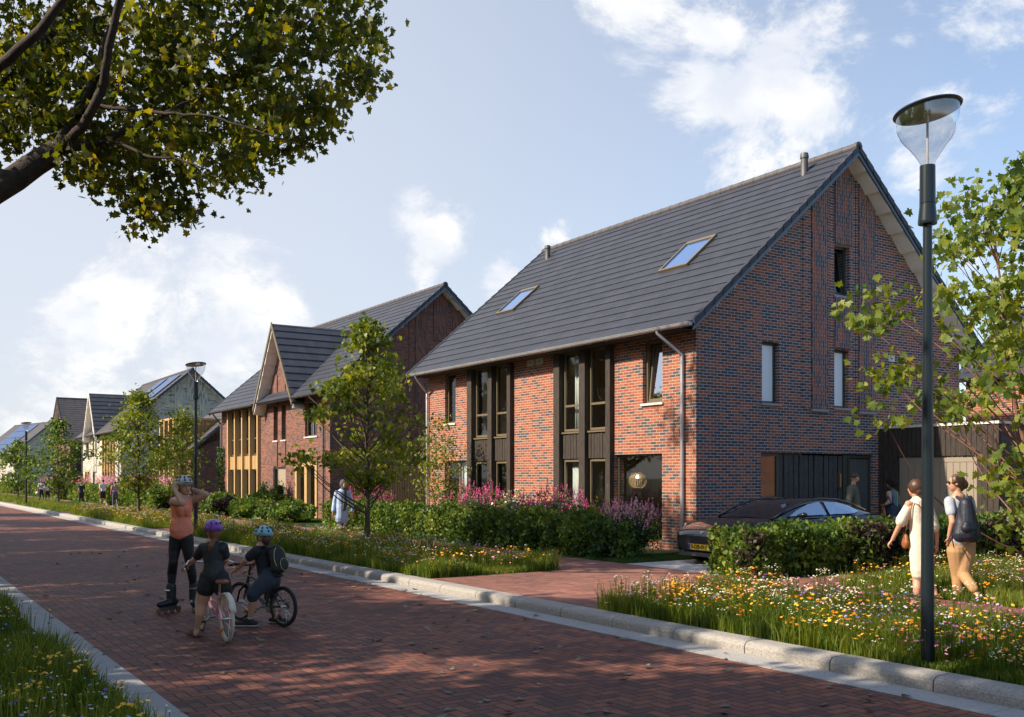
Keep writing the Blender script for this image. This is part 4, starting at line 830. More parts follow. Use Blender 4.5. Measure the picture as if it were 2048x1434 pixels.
# ================================================================ hedges and shrubs
def mass(name, label, cat, loc, prof, nleaf, lsize, mats, seed, group=None, flowers=None, core=True, tmpl=(LOBE, LOBF), lump=.12, tilt=1.4, name_leaf='leaves'):
    """prof: list of boxes/ellipsoids ('b',x0,x1,y0,y1,z1) or ('e',cx,cy,cz,rx,ry,rz) in local space, leaves on and near their surface"""
    rs = np.random.RandomState(seed); root = empty(name, loc, 0, label, cat, group); mb = MB(); ps = []
    tot = 0; areas = []
    for p in prof:
        if p[0] == 'b': _, x0, x1, y0, y1, z1 = p; areas.append((x1-x0)*(y1-y0) + 2*z1*((x1-x0)+(y1-y0)))
        else: areas.append(12*((p[4]*p[5]*p[6])**(2/3)))
    for p, A_ in zip(prof, areas):
        n = int(nleaf*A_/sum(areas))
        if p[0] == 'b':
            _, x0, x1, y0, y1, z1 = p; w = np.array([(x1-x0)*(y1-y0), z1*(y1-y0), z1*(y1-y0)*.6, z1*(x1-x0), z1*(x1-x0)*.7]); fc = rs.choice(5, n, p=w/w.sum()); u = rs.rand(n, 3)
            q = np.stack([x0+u[:,0]*(x1-x0), y0+u[:,1]*(y1-y0), .02+u[:,2]*(z1-.02)], 1)
            q[fc==0,2] = z1; q[fc==1,0] = x0; q[fc==2,0] = x1; q[fc==3,1] = y0; q[fc==4,1] = y1
            # rounded edges and lumps
            cx, cy = (x0+x1)/2, (y0+y1)/2; d = rs.normal(0, .045, (n,3)); 
            lm = lump*(np.sin(q[:,0]*4.1+seed)+np.sin(q[:,1]*3.3+q[:,2]*4+seed*2)+np.sin(q[:,1]*7.7+q[:,0]*5))*.33
            nrm = np.zeros((n,3)); nrm[fc==0,2]=1; nrm[fc==1,0]=-1; nrm[fc==2,0]=1; nrm[fc==3,1]=-1; nrm[fc==4,1]=1
            q = q + d + nrm*(lm - rs.exponential(.04, n))[:,None]; 
            ed = np.minimum(1, np.minimum(q[:,1]-y0, y1-q[:,1])/.25); q[:,2] -= np.where(fc==0, (1-np.clip(ed,0,1))*.10, 0)
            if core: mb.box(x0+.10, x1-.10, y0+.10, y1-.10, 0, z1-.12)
        else:
            _, cx, cy, cz, rx, ry, rz_ = p; g = rs.normal(0, 1, (n,3)); g /= np.linalg.norm(g, axis=1)[:,None]; a = np.arctan2(g[:,1], g[:,0])
            rr = (1 + lump*2*np.sin(a*4+seed)*np.cos(g[:,2]*5+seed) - rs.exponential(.10, n))[:,None]
            q = g*rr*np.array([rx,ry,rz_]) + np.array([cx,cy,cz])
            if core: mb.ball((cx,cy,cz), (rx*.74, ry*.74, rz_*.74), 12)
        ps.append(q)
    pos = np.concatenate(ps); pos[:,2] = np.maximum(pos[:,2], .03)
    v, f = leaves(pos, lsize, rs, tmpl[0], tmpl[1], tilt)
    if len(mats) > 1:
        z = np.sin(pos[:,1]*1.9+seed)+np.sin(pos[:,0]*1.6+seed*3)+.8*np.sin(pos[:,1]*4.3+pos[:,2]*2)+rs.normal(0,.45,len(pos)); mi = (z > 1.25).astype(int); mi = np.repeat(mi, len(tmpl[1]))
        me = npmesh(name_leaf, v, f, mats, mi)
    else: me = npmesh(name_leaf, v, f, mats)
    link(name_leaf, me, root)
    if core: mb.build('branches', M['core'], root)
    if flowers:
        fm, nf, fs, kind = flowers; n = nf; g = rs.normal(0, 1, (n,3)); top = pos[pos[:,2] > np.percentile(pos[:,2], 58)]; b = top[rs.randint(0, len(top), n)]
        if kind == 'spike':
            P2 = []; 
            for i in range(n):
                k = 16; t = np.linspace(0, 1, k)[:,None]; d = np.array([rs.normal(0,.25), rs.normal(0,.25), 1]); d /= np.linalg.norm(d); ln = fs*rs.uniform(3, 5.5)
                P2.append(b[i][None]+np.array([0,0,.02])+d*t*ln+rs.normal(0,.010,(k,3))*(1.15-t))
            fv, ff = leaves(np.concatenate(P2), fs*.55, rs, DIAM, DIAF, 1.6)
        else: fv, ff = leaves(b+np.array([0,0,.03])+rs.normal(0,.015,(n,3)), fs, rs, LOBE, LOBF, .6)
        link('blossom', npmesh('blossom', fv, ff, fm), root)
    return root
G = M
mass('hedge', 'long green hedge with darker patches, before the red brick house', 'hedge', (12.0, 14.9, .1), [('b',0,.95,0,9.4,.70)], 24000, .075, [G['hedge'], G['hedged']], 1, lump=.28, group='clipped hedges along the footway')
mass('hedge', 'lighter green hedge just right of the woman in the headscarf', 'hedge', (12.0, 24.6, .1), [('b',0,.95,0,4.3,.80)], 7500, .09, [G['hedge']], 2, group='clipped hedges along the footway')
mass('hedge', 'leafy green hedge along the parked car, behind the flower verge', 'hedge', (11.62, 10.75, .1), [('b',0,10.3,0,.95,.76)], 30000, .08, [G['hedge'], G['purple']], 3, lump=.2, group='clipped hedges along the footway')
SH = [ # y0,y1,x,height,mats,label
 (32.3,34.6,12.0,.95,['hedge'],'rounded bright green bush left of the woman in the headscarf', 'e'),
 (34.9,36.6,12.3,.80,['hedge','purple'],'small mixed bush before the oak framed ground floor window','e'),
 (36.4,39.6,12.1,1.0,['hedge'],'broad green bush in front of the sand coloured door','e'),
 (38.6,41.4,13.4,1.35,['hedge'],'tall pale-flowering bush against the dark brick house wall','e'),
 (40.2,44.0,12.1,1.15,['hedge','purple'],'reddish green bush directly right of the skater','e'),
 (44.5,49.5,12.2,1.1,['purple','hedge'],'bronze leaved bush behind the skater, before the annex','e')]
for i, (a, b, x, h_, mm, lb, k) in enumerate(SH):
    mass('bush', lb, 'bush', (x+.6, (a+b)/2, .1), [('e',0,0,h_*.36,.75,(b-a)/2,h_*.42)], int(1500*(b-a)), .11, [M[q] for q in mm], 20+i, group='garden bushes of the dark brick house', flowers=(M['fw'], 60, .05, 'top') if i in (3, 5) else None)
y = 50.5; k = 0; nm = ['first','second','third','fourth','fifth','sixth','seventh']
for ln in (6.5, 7.5, 8, 9, 10, 13, 18):
    mass('hedge', 'clipped hedge along the footway far away, %s one counting leftwards from the skater' % nm[k], 'hedge', (11.95, y, .1), [('b',0,1.0,0,ln,1.0)], int(650*ln), .15, [M['hedge'], M['purple']] if k % 2 else [M['hedge']], 40+k, group='clipped hedges along the footway'); y += ln+.7; k += 1
PK = [((13.35,28.6,.1),1.3,.8,'fm','round pink-flowering bush at the far corner of the red brick house'), ((13.35,21.9,.1),1.32,.95,'fm','pink flower spikes below the left timber bay of the red brick house'), ((13.35,18.55,.1),1.30,.9,'fm','crimson flower spikes below the right timber bay'), ((12.95,15.35,.1),1.05,.62,'fk','pale pink flowering shrub at the corner before the car'),
      ((13.4,20.3,.1),1.25,.5,'fw','white-flowering plant between the two pink ones below the brick wall'), ((13.0,16.4,.1),1.12,.34,'fy','yellow-flowering plant left of the pale pink shrub')]
for i, (lc, h_, r_, fm, lb) in enumerate(PK):
    mass('flowering_shrub', lb, 'shrub', lc, [('e',0,0,h_*.45,r_,r_,h_*.5)], int(2600*r_), .055, [M['hedge']], 60+i, group='flowering shrubs by the house wall', flowers=(M[fm], int(230*r_) if fm != 'fw' else 160, .055 if fm not in ('fy','fw') else .07, 'spike' if fm not in ('fy', 'fw') else 'top'), tmpl=(DIAM, DIAF))
for i, (yy, ln, nmz) in enumerate([(54,4,'behind the slim young tree'),(59.5,6,'behind the striped-shirt walker'),(69,6,'behind the woman in dark clothes'),(80,7,'behind the pair of walkers'),(93,8,'left of the most distant lamp')]):
    mass('flowering_shrub', 'far row of pink blossom above the hedge %s' % nmz, 'shrub', (13.6, yy, .1), [('b',0,.7,0,ln,1.15)], 700, .14, [M['hedge']], 80+i, group='far pink blossom', flowers=(M['fk'], int(ln*22), .12, 'spike'), core=False)
mass('climbing_plant', 'dark climber on the left edge of the dark brick house', 'plant', (14.55, 48.3, .1), [('b',0,.16,0,.5,3.1)], 900, .10, [M['hedged']], 97, lump=.05, core=False)
for yy, sd in ((39.55, 1), (41.6, 2)): mass('potted_shrub', 'small clipped shrub %s the sand coloured door' % ('right of' if sd == 1 else 'left of'), 'plant', (14.4, yy, .1), [('e',0,0,.95,.22,.22,.45)], 350, .07, [M['hedged']], 98+sd)
pp = empty('potted_plant', (19.0, 14.75, .1), 0, 'orange-brown leafed pot plant beside the entrance, behind the bearded man', 'plant'); q = MB(); q.lathe([(.001,0),(.14,0),(.18,.4),(.16,.4),(.15,.36),(.001,.36)], n=16); q.build('pot', P('clay_pot', (.20,.09,.05), .8), pp)
rs_ = np.random.RandomState(3); v_, f_ = leaves(rs_.normal(0,.14,(260,3))+np.array([0,0,.62]), .09, rs_); link('leaves', npmesh('leaves', v_, f_, leafm('autumn_leaf', [(.30,.10,.03),(.42,.16,.04),(.10,.08,.03)])), pp)

# ================================================================ meadow verges
def meadow(name, regs, dens, hmin, hmax, mat, seed, w=.008, kind='grass'):
    rs = np.random.RandomState(seed); V = []; 
    for (x0,x1,y0,y1,z,mul) in regs:
        n = int((x1-x0)*(y1-y0)*dens*mul); p = np.stack([rs.uniform(x0,x1,n), rs.uniform(y0,y1,n), np.full(n, z)], 1)
        # clumps: height follows slow noise
        c = .5+.25*np.sin(p[:,0]*2.3+p[:,1]*1.1+seed)+.25*np.sin(p[:,1]*1.9-p[:,0]*3.1)
        h = (hmin+(hmax-hmin)*c*rs.rand(n)**.7); V.append((p, h))
    p = np.concatenate([a for a, b in V]); h = np.concatenate([b for a, b in V]); n = len(p)
    a = rs.uniform(0, 2*np.pi, n); b = rs.uniform(0, 2*np.pi, n); ln = rs.uniform(.08, .55, n)*h; ww = w*(1+rs.rand(n))
    sd = np.stack([np.cos(a), np.sin(a), np.zeros(n)], 1)*ww[:,None]; dr = np.stack([np.cos(b), np.sin(b), np.zeros(n)], 1)*ln[:,None]; up = np.array([0,0,1.])
    v = np.stack([p-sd, p+sd, p+dr*.35+up*(h*.62)[:,None]-sd*.8, p+dr*.35+up*(h*.62)[:,None]+sd*.8, p+dr+up*h[:,None]], 1).reshape(-1,3)
    f = np.array([(0,1,3),(0,3,2),(2,3,4)])[None]+(np.arange(n)*5)[:,None,None]
    o = link(name, npmesh(name, v, f.reshape(-1,3), mat), None, kind='stuff', label='long meadow grass of the verge' if hmax > .2 else 'short lawn grass', cat='grass'); return o
RB = [(7.36,9.98,3.0,9.3,.09,1.0),(7.36,9.98,-2,3.0,.09,.5)]
MB_ = [(7.36,9.98,13.65,22,.09,.75),(7.36,9.98,22,29.1,.09,.45)]; FB = [(7.36,9.98,31.7,46.4,.09,.3),(7.36,9.98,50.1,65.9,.09,.15),(7.36,9.98,70.1,100,.09,.08)]
LB = [(-1.2,1.54,2.0,9,-.03,1.0),(-1,1.5,9,20,-.03,.4)]
GB = [(11.75,19.5,6.0,9.3,.09,.55)]
meadow('meadow_grass', RB+MB_+FB+LB+GB, 3600, .06, .44, M['grass'], 1, w=.0045)
meadow('lawn_grass', [(11.75,14.6,14.05,15.3,.1,1.0),(11.75,14.6,30.2,60,.1,.25)], 2600, .03, .07, M['grassl'], 2, w=.005)
FL = np.array([(0,0,.12)] + [(math.cos(k*math.pi/5)*(1 if k % 2 else .55), math.sin(k*math.pi/5)*(1 if k % 2 else .55), 0 if k % 2 else .06) for k in range(10)]); FLF = np.array([(0,k+1,(k+1) % 10+1) for k in range(10)])
def blooms(name, label, mats, seed, regs, dens, size, hr, clump=1, spread=.05, shares=None, patch=0):
    rs = np.random.RandomState(seed); P_ = []
    for (x0,x1,y0,y1,z,mul) in regs:
        n = max(1, int((x1-x0)*(y1-y0)*dens*mul/clump)); c = np.stack([rs.uniform(x0,x1,n), rs.uniform(y0,y1,n), z+rs.uniform(hr[0],hr[1],n)], 1)
        if patch:
            k = np.sin(c[:,0]*1.7+seed)+np.sin(c[:,1]*1.3+seed*2)+.5*np.sin(c[:,0]*4+c[:,1]*3); c = c[k > patch-1+.2*rs.randn(len(c))]
        for _ in range(clump): P_.append(c+rs.normal(0,1,c.shape)*np.array([spread,spread,spread*.4]))
    p = np.concatenate(P_); n = len(p); R_ = rot_rand(n, rs, .22); s = size*(.65+.6*rs.rand(n)); v = np.einsum('nij,kj->nki', R_, FL)*s[:,None,None]+p[:,None,:]
    f = (FLF[None]+(np.arange(n)*11)[:,None,None]).reshape(-1,3); mi = np.repeat(rs.randint(0, len(mats), n), 10)
    # stems down to the ground
    b = p.copy(); b[:,2] = -.02; b[:,:2] += rs.normal(0,.03,(n,2)); w = .0035; sv = np.stack([b-[w,0,0], b+[w,0,0], p+[w*.6,0,0]-[0,0,.003], p-[w*.6,0,0]-[0,0,.003]], 1).reshape(-1,3); o_ = len(v.reshape(-1,3))
    sf = np.array([(0,1,2),(0,2,3)])[None]+(np.arange(n)*4)[:,None,None]+o_; sf = sf.reshape(-1,3)
    me = npmesh(name, np.concatenate([v.reshape(-1,3), sv]), np.concatenate([f, sf]), mats+[M['grass']], np.concatenate([mi, np.full(len(sf), len(mats))])); link(name, me, None, kind='stuff', label=label, cat='flowers')
RA = RB+[(a,b,c,d,e,m*.8) for a,b,c,d,e,m in MB_]+[(a,b,c,d,e,m*1.5) for a,b,c,d,e,m in FB[:1]]+[(a,b,c,d,e,m) for a,b,c,d,e,m in GB]
blooms('yellow_flowers', 'yellow coneflowers scattered in clumps through the verge', [M['fy'], M['fy'], M['fo']], 1, RA, 130, .021, (.22,.40), 8, .055, patch=.45)
blooms('orange_flowers', 'orange flower clumps in the verge', [M['fo'], M['fy']], 8, RA, 45, .023, (.15,.34), 8, .05, patch=.3)
blooms('white_flowers', 'small white flowers filling the meadow verge', [M['fw']], 2, RA, 380, .0115, (.16,.48), 9, .03, patch=.5)
blooms('purple_flowers', 'purple flowers scattered in the meadow verge', [M['fp'], M['fb'], M['fp']], 3, RA, 60, .018, (.12,.36), 3, .05, patch=.7)
blooms('pink_flowers', 'pink flowers scattered in the meadow verge', [M['fk'], M['fk'], M['fm']], 4, RA, 110, .019, (.12,.38), 2, .05, patch=.4)
LA = [(-1.1,1.5,3.0,8,-.03,1.0),(-1,1.5,8,20,-.03,.4)]
blooms('yellow_flowers', 'yellow daisies in the shaded near-left verge', [M['fy']], 5, LA, 75, .021, (.20,.36), 5, .05, patch=.4)
blooms('purple_flowers', 'purple and blue flowers in the shaded near-left verge', [M['fp'], M['fb'], M['fw']], 6, LA, 70, .015, (.15,.36), 2, .05)
blooms('white_flowers', 'white flowers in the shaded near-left verge', [M['fw']], 7, LA, 40, .011, (.15,.36), 4, .04)
# fallen leaves on the paving
rs_ = np.random.RandomState(9); n = 420; p_ = np.stack([rs_.uniform(1.7,7.0,n), 3+22*rs_.rand(n)**1.3, np.full(n,.014)], 1); v_, f_ = leaves(p_, .075, rs_, LOBE, LOBF, .06)
link('fallen_leaves', npmesh('fallen_leaves', v_, f_, P('dry_leaf', (.16,.13,.09), .7, noise=.4, nscale=2)), None, kind='stuff', label='fallen leaves scattered over the road', cat='leaves')
# ================================================================ people
def remesh(mb, name, mat, parent, vox, sm=2):
    me = mb.mesh(name, mat); o = bpy.data.objects.new('tmp', me); COL.objects.link(o)
    r = o.modifiers.new('r', 'REMESH'); r.mode = 'VOXEL'; r.voxel_size = vox; r.use_smooth_shade = True
    if sm: s = o.modifiers.new('s', 'SMOOTH'); s.factor = .5; s.iterations = sm
    bpy.context.view_layer.update(); dg = bpy.context.evaluated_depsgraph_get()
    m2 = bpy.data.meshes.new_from_object(o.evaluated_get(dg)); m2.name = name; bpy.data.objects.remove(o)
    m2.materials.clear(); m2.materials.append(mat)
    for p in m2.polygons: p.use_smooth = True; p.material_index = 0
    return link(name, m2, parent)
def col(name, c, **k):
    k.setdefault('noise', .12); k.setdefault('nscale', 9); k.setdefault('bump', .8); k.setdefault('bscale', 16); return P(name, c, k.pop('rough', .8), **k)
class Fig:
    def __init__(s, label, D, foot, z=.1, vox=.009):
        w = cp(foot, HY, D); s.loc = Vector((w.x, w.y, z)); s.D = D; s.vox = vox; s.skin = MB(); s.z = z
        s.root = empty('person', s.loc, 0, label, 'person'); s.sk = M['skin']
    def J(s, px, py, df=0): return cp(px, py, s.D+df)-s.loc
    def d(s, r, f): return (RV*r + F*f).normalized()
    def limb(s, mb, pts, rs, ratio=1, fwd=None):
        for a, b, ra, rb in zip(pts, pts[1:], rs, rs[1:]): mb.cap2(a, b, ra, rb, 12, ratio, fwd)
    def head(s, c, fwd, h=.225, neck=None, face=True, tilt=0):
        """cranium, jaw, nose, ears; c = centre of the head"""
        U = Vector((0,0,1)); side = fwd.cross(U).normalized(); fw = (fwd + U*tilt).normalized(); Rm = Matrix((side, fw, side.cross(fw))).transposed(); k = h/.225; mb = s.skin
        pt = lambda x, y, z: c + Rm @ Vector((x*k, y*k, z*k))
        mb.ball(pt(0,-.012,.022), (.074*k,.090*k,.088*k), 14, M=Rm); mb.ball(pt(0,.022,-.040), (.055*k,.062*k,.066*k), 12, M=Rm); mb.ball(pt(0,.045,-.088), (.026*k,.026*k,.020*k), 8, M=Rm)
        mb.cap2(pt(0,.078,.012), pt(0,.098,-.026), .008*k, .013*k, 8)
        for q in (-1, 1): mb.ball(pt(q*.075,-.01,-.010), (.008*k,.018*k,.026*k), 8, M=Rm); mb.ball(pt(q*.034,.052,-.03), (.02*k,.02*k,.018*k), 8, M=Rm)
        if neck: mb.cap2(neck, pt(0,-.02,-.05), .050*k, .045*k)
        if face:
            e = MB()
            for q in (-1, 1): e.ball(pt(q*.030,.0775,.004), (.0125*k,.006*k,.0065*k), 8, M=Rm); e.ball(pt(q*.031,.082,.026), (.019*k,.005*k,.0035*k), 8, M=Rm)
            e.build('eyes', M['hairb'], s.root, smooth=True); l = MB(); l.ball(pt(0,.0815,-.058), (.021*k,.007*k,.0065*k), 8, M=Rm); l.build('lips', LIP, s.root, smooth=True)
        s.Rm, s.k, s.pt = Rm, k, pt; return pt
    def hand(s, w, d, n, k=1.0, curl=.6, side=1):
        """palm plus five bent fingers; d = finger direction, n = palm normal"""
        mb = s.skin; d = Vector(d).normalized(); n = Vector(n); n = (n-d*n.dot(d)).normalized(); a = d.cross(n)*side
        mb.cap2(w, w+d*.075*k, .026*k, .034*k, 10, .55, n)
        for i, ln in enumerate((.062,.072,.067,.052)):
            b = w+d*.085*k+a*(i-1.5)*.019*k; d1 = (d+n*curl*.5).normalized(); d2 = (d*(1-curl)+n*curl).normalized(); m_ = b+d1*ln*.5*k
            mb.cap2(b, m_, .0092*k, .0085*k, 8); mb.cap2(m_, m_+d2*ln*.5*k, .0085*k, .0072*k, 8)
        b = w+d*.03*k-a*.028*k; m_ = b+(d*.6-a*.7+n*.3).normalized()*.035*k; mb.cap2(b, m_, .012*k, .010*k, 8); mb.cap2(m_, m_+(d*.8+n*.5).normalized()*.03*k, .010*k, .0085*k, 8)
    def done(s): return remesh(s.skin, 'body', s.sk, s.root, s.vox)
    def part(s, mb, name, mat, vox=None, sm=2, parent=None): return remesh(mb, name, mat, parent or s.root, vox or s.vox, sm)
LIP = P('lips', (.36,.10,.09), .5); SHOE = P('dark_shoe', (.03,.022,.02), .6); SOLE = P('pale_sole', (.45,.43,.38), .7)
def helmet(s, pt, Rm, k, mats, vents=True, visor=True, strap=True):
    cen = pt(0,-.012,.045); mb = MB(); n, m = 28, 9; vs = []; fs = []
    for i in range(m+1):
        th = math.pi*.5*i/m*1.02
        for j in range(n):
            a = 2*math.pi*j/n; rx, ry, rz_ = .096*k, .128*k, .098*k; ridge = 1+.035*math.cos(a*8)*math.sin(th)
            low = -.02*k if i == m else 0
            vs.append(cen + Rm @ Vector((rx*math.sin(th)*math.cos(a)*ridge, ry*math.sin(th)*math.sin(a)*ridge, rz_*math.cos(th)+low)))
    for i in range(m):
        for j in range(n): fs.append((i*n+j, (i+1)*n+j, (i+1)*n+(j+1) % n, i*n+(j+1) % n))
    mb.add(vs, fs); o = mb.build('helmet', mats[0], s.root, smooth=True); so_ = o.modifiers.new('solid', 'SOLIDIFY'); so_.thickness = .018*k
    v = MB()
    for j in range(8 if vents else 3):
        a = 2*math.pi*(j+.5)/8 if vents else math.pi*(1.3+.2*j)
        for t0, t1 in (((.55,.95),(1.08,1.36)) if vents else ((.85,1.1),)):
            p = [cen + Rm @ Vector((.098*k*math.sin(t)*math.cos(a), .130*k*math.sin(t)*math.sin(a), .101*k*math.cos(t))) for t in np.linspace(t0, t1, 5)]
            v.tube(p, [.004*k,.010*k,.012*k,.010*k,.004*k], 6)
    v.build('vents', M['black'], o, smooth=True)
    if visor:
        p = MB(); p.ball(cen+Rm @ Vector((0,.118*k,-.002)), (.062*k,.045*k,.006*k), 12, M=Rm); p.build('visor', M['black'], o, smooth=True)
    if strap:
        p = MB()
        for q in (-1,1): p.tube([pt(q*.078,.03,.03), pt(q*.072,.02,-.05), pt(q*.02,.03,-.105)], .0045, 5); p.tube([pt(q*.078,-.05,.03), pt(q*.072,.02,-.05)], .004, 5)
        p.build('strap', M['black'], o)
    return o
def band(name, n, stops, axis=2, scale=1.0, off=0):
    """hard colour bands along an object axis (striped cloth)"""
    m, nn, l, b = newmat(name); t = nn.new('ShaderNodeTexCoord'); s = nn.new('ShaderNodeSeparateXYZ'); l.new(t.outputs['Object'], s.inputs[0]); v = mth(nn, l, 'FRACT', mth(nn, l, 'MULTIPLY_ADD', s.outputs[axis], scale, off)); r = ramp(nn, stops); l.new(v, r.inputs[0]); l.new(r.outputs[0], b.inputs['Base Color']); b.inputs['Roughness'].default_value = .85; return m

# ---- inline skater with raised arms
f = Fig('woman on inline skates in an orange tank top and black leggings, hands at her helmet', 12.35, 356, 0); J = f.J
fw = f.d(.62, -.78); pt = f.head(J(369.5, 973), fw, .222, J(366.5, 997), tilt=.05)
shL, shR = J(347,1003,-.10), J(382,1000,.10); f.skin.cap2(shL, shR, .055, .055); 
elL, haL = J(364,1006.5,-.38), J(349.5,979,-.20); elR, haR = J(412,989,.05), J(383,978.5,.10)
f.limb(f.skin, [shL, elL], [.052,.043]); f.limb(f.skin, [elL, haL], [.043,.027]); f.limb(f.skin, [shR, J(399,996,.07), elR], [.050,.047,.042]); f.limb(f.skin, [elR, haR], [.042,.026])
f.hand(haL, J(348,968,-.06)-haL, fw, .95, .5); f.hand(haR, J(374,975,.02)-haR, Vector((0,0,1)), .95, .5, -1)
f.skin.cap2(J(365,1003), J(363,1062), .11, .09, 14, .68, fw); f.done()
t = MB(); t.cap2(J(364,1012), J(362,1033), .135, .125, 16, .80, fw); t.cap2(J(362,1033), J(362,1048), .118, .130, 16, .85, fw); t.cap2(J(362,1046), J(363,1060), .132, .150, 16, .92, fw); t.cap2(J(351,1004,-.07), J(353,1016,-.04), .035, .06); t.cap2(J(378,1003,.07), J(375,1016,.05), .035, .06); t.cap2(J(372,1018,-.08),J(373,1026,-.06), .055,.05); t.cap2(J(359,1018,-.13),J(361,1026,-.10), .055,.05)
f.part(t, 'tank_top', col('coral_cloth', (.85,.26,.15), noise=.1, nscale=10, bump=.3))
l = MB(); hip = (J(353,1076), J(373,1076)); l.cap2(J(359,1075), J(368,1075), .100, .100, 14, .9, fw); kL, kR = J(346.5,1124,-.03), J(380,1128,.02); aL, aR = J(342.5,1180,.02), J(387,1176,.10)
f.limb(l, [hip[0], J(349,1100), kL], [.090,.074,.054]); f.limb(l, [kL, J(344,1145,.03), aL], [.060,.060,.040]); f.limb(l, [hip[1], J(376,1100), kR], [.090,.074,.054]); f.limb(l, [kR, J(384,1148,.05), aR], [.060,.058,.040]); f.part(l, 'leggings', col('black_leggings', (.008,.008,.010), rough=.6))
helmet(f, pt, f.Rm, f.k, (col('grey_helmet', (.52,.53,.50), rough=.35),))
hm = MB(); hm.ball(pt(0,-.075,-.03), (.055,.05,.07), 10, M=f.Rm); hm.ball(pt(0,-.095,-.09), (.03,.035,.07), 10, M=f.Rm); f.part(hm, 'hair', M['hairb'], .008, 1)
for nme, a, toe in (('skate', aL, f.d(-.55,-.85)), ('skate', aR, f.d(.35,-.95))):
    gz = -a.z; b = MB(); base = Vector((a.x, a.y, 0)); b.cap2(a+Vector((0,0,.05)), base+Vector((0,0,.16)), .058, .055, 12, 1.15, toe); b.cap2(base+Vector((0,0,.135))-toe*.05, base+toe*.17+Vector((0,0,.115)), .052, .042)
    sk = f.part(b, nme, col('skate_boot', (.018,.018,.02), rough=.4), .008, 1)
    w = MB(); sd = toe.cross(Vector((0,0,1)))
    w.prism([base-toe*.10+Vector((0,0,.035))-sd*.012, base+toe*.19+Vector((0,0,.035))-sd*.012, base+toe*.15+Vector((0,0,.095))-sd*.012, base-toe*.07+Vector((0,0,.095))-sd*.012], sd*.024); w.build('frame', M['zincd'], sk)
    for i in range(4):
        c = base+toe*(-.11+.097*i)+Vector((0,0,.036)); q = MB(); q.tube([c-sd*.011, c+sd*.011], .036, 16); q.build('wheel', col('amber_wheel', (.25,.12,.04), rough=.4), sk)
    q = MB(); q.tube([a+toe*.06+Vector((0,0,-.0))+sd*.05, a+toe*.075, a+toe*.06-sd*.05], .010, 6); q.build('buckle', M['steel'], sk)

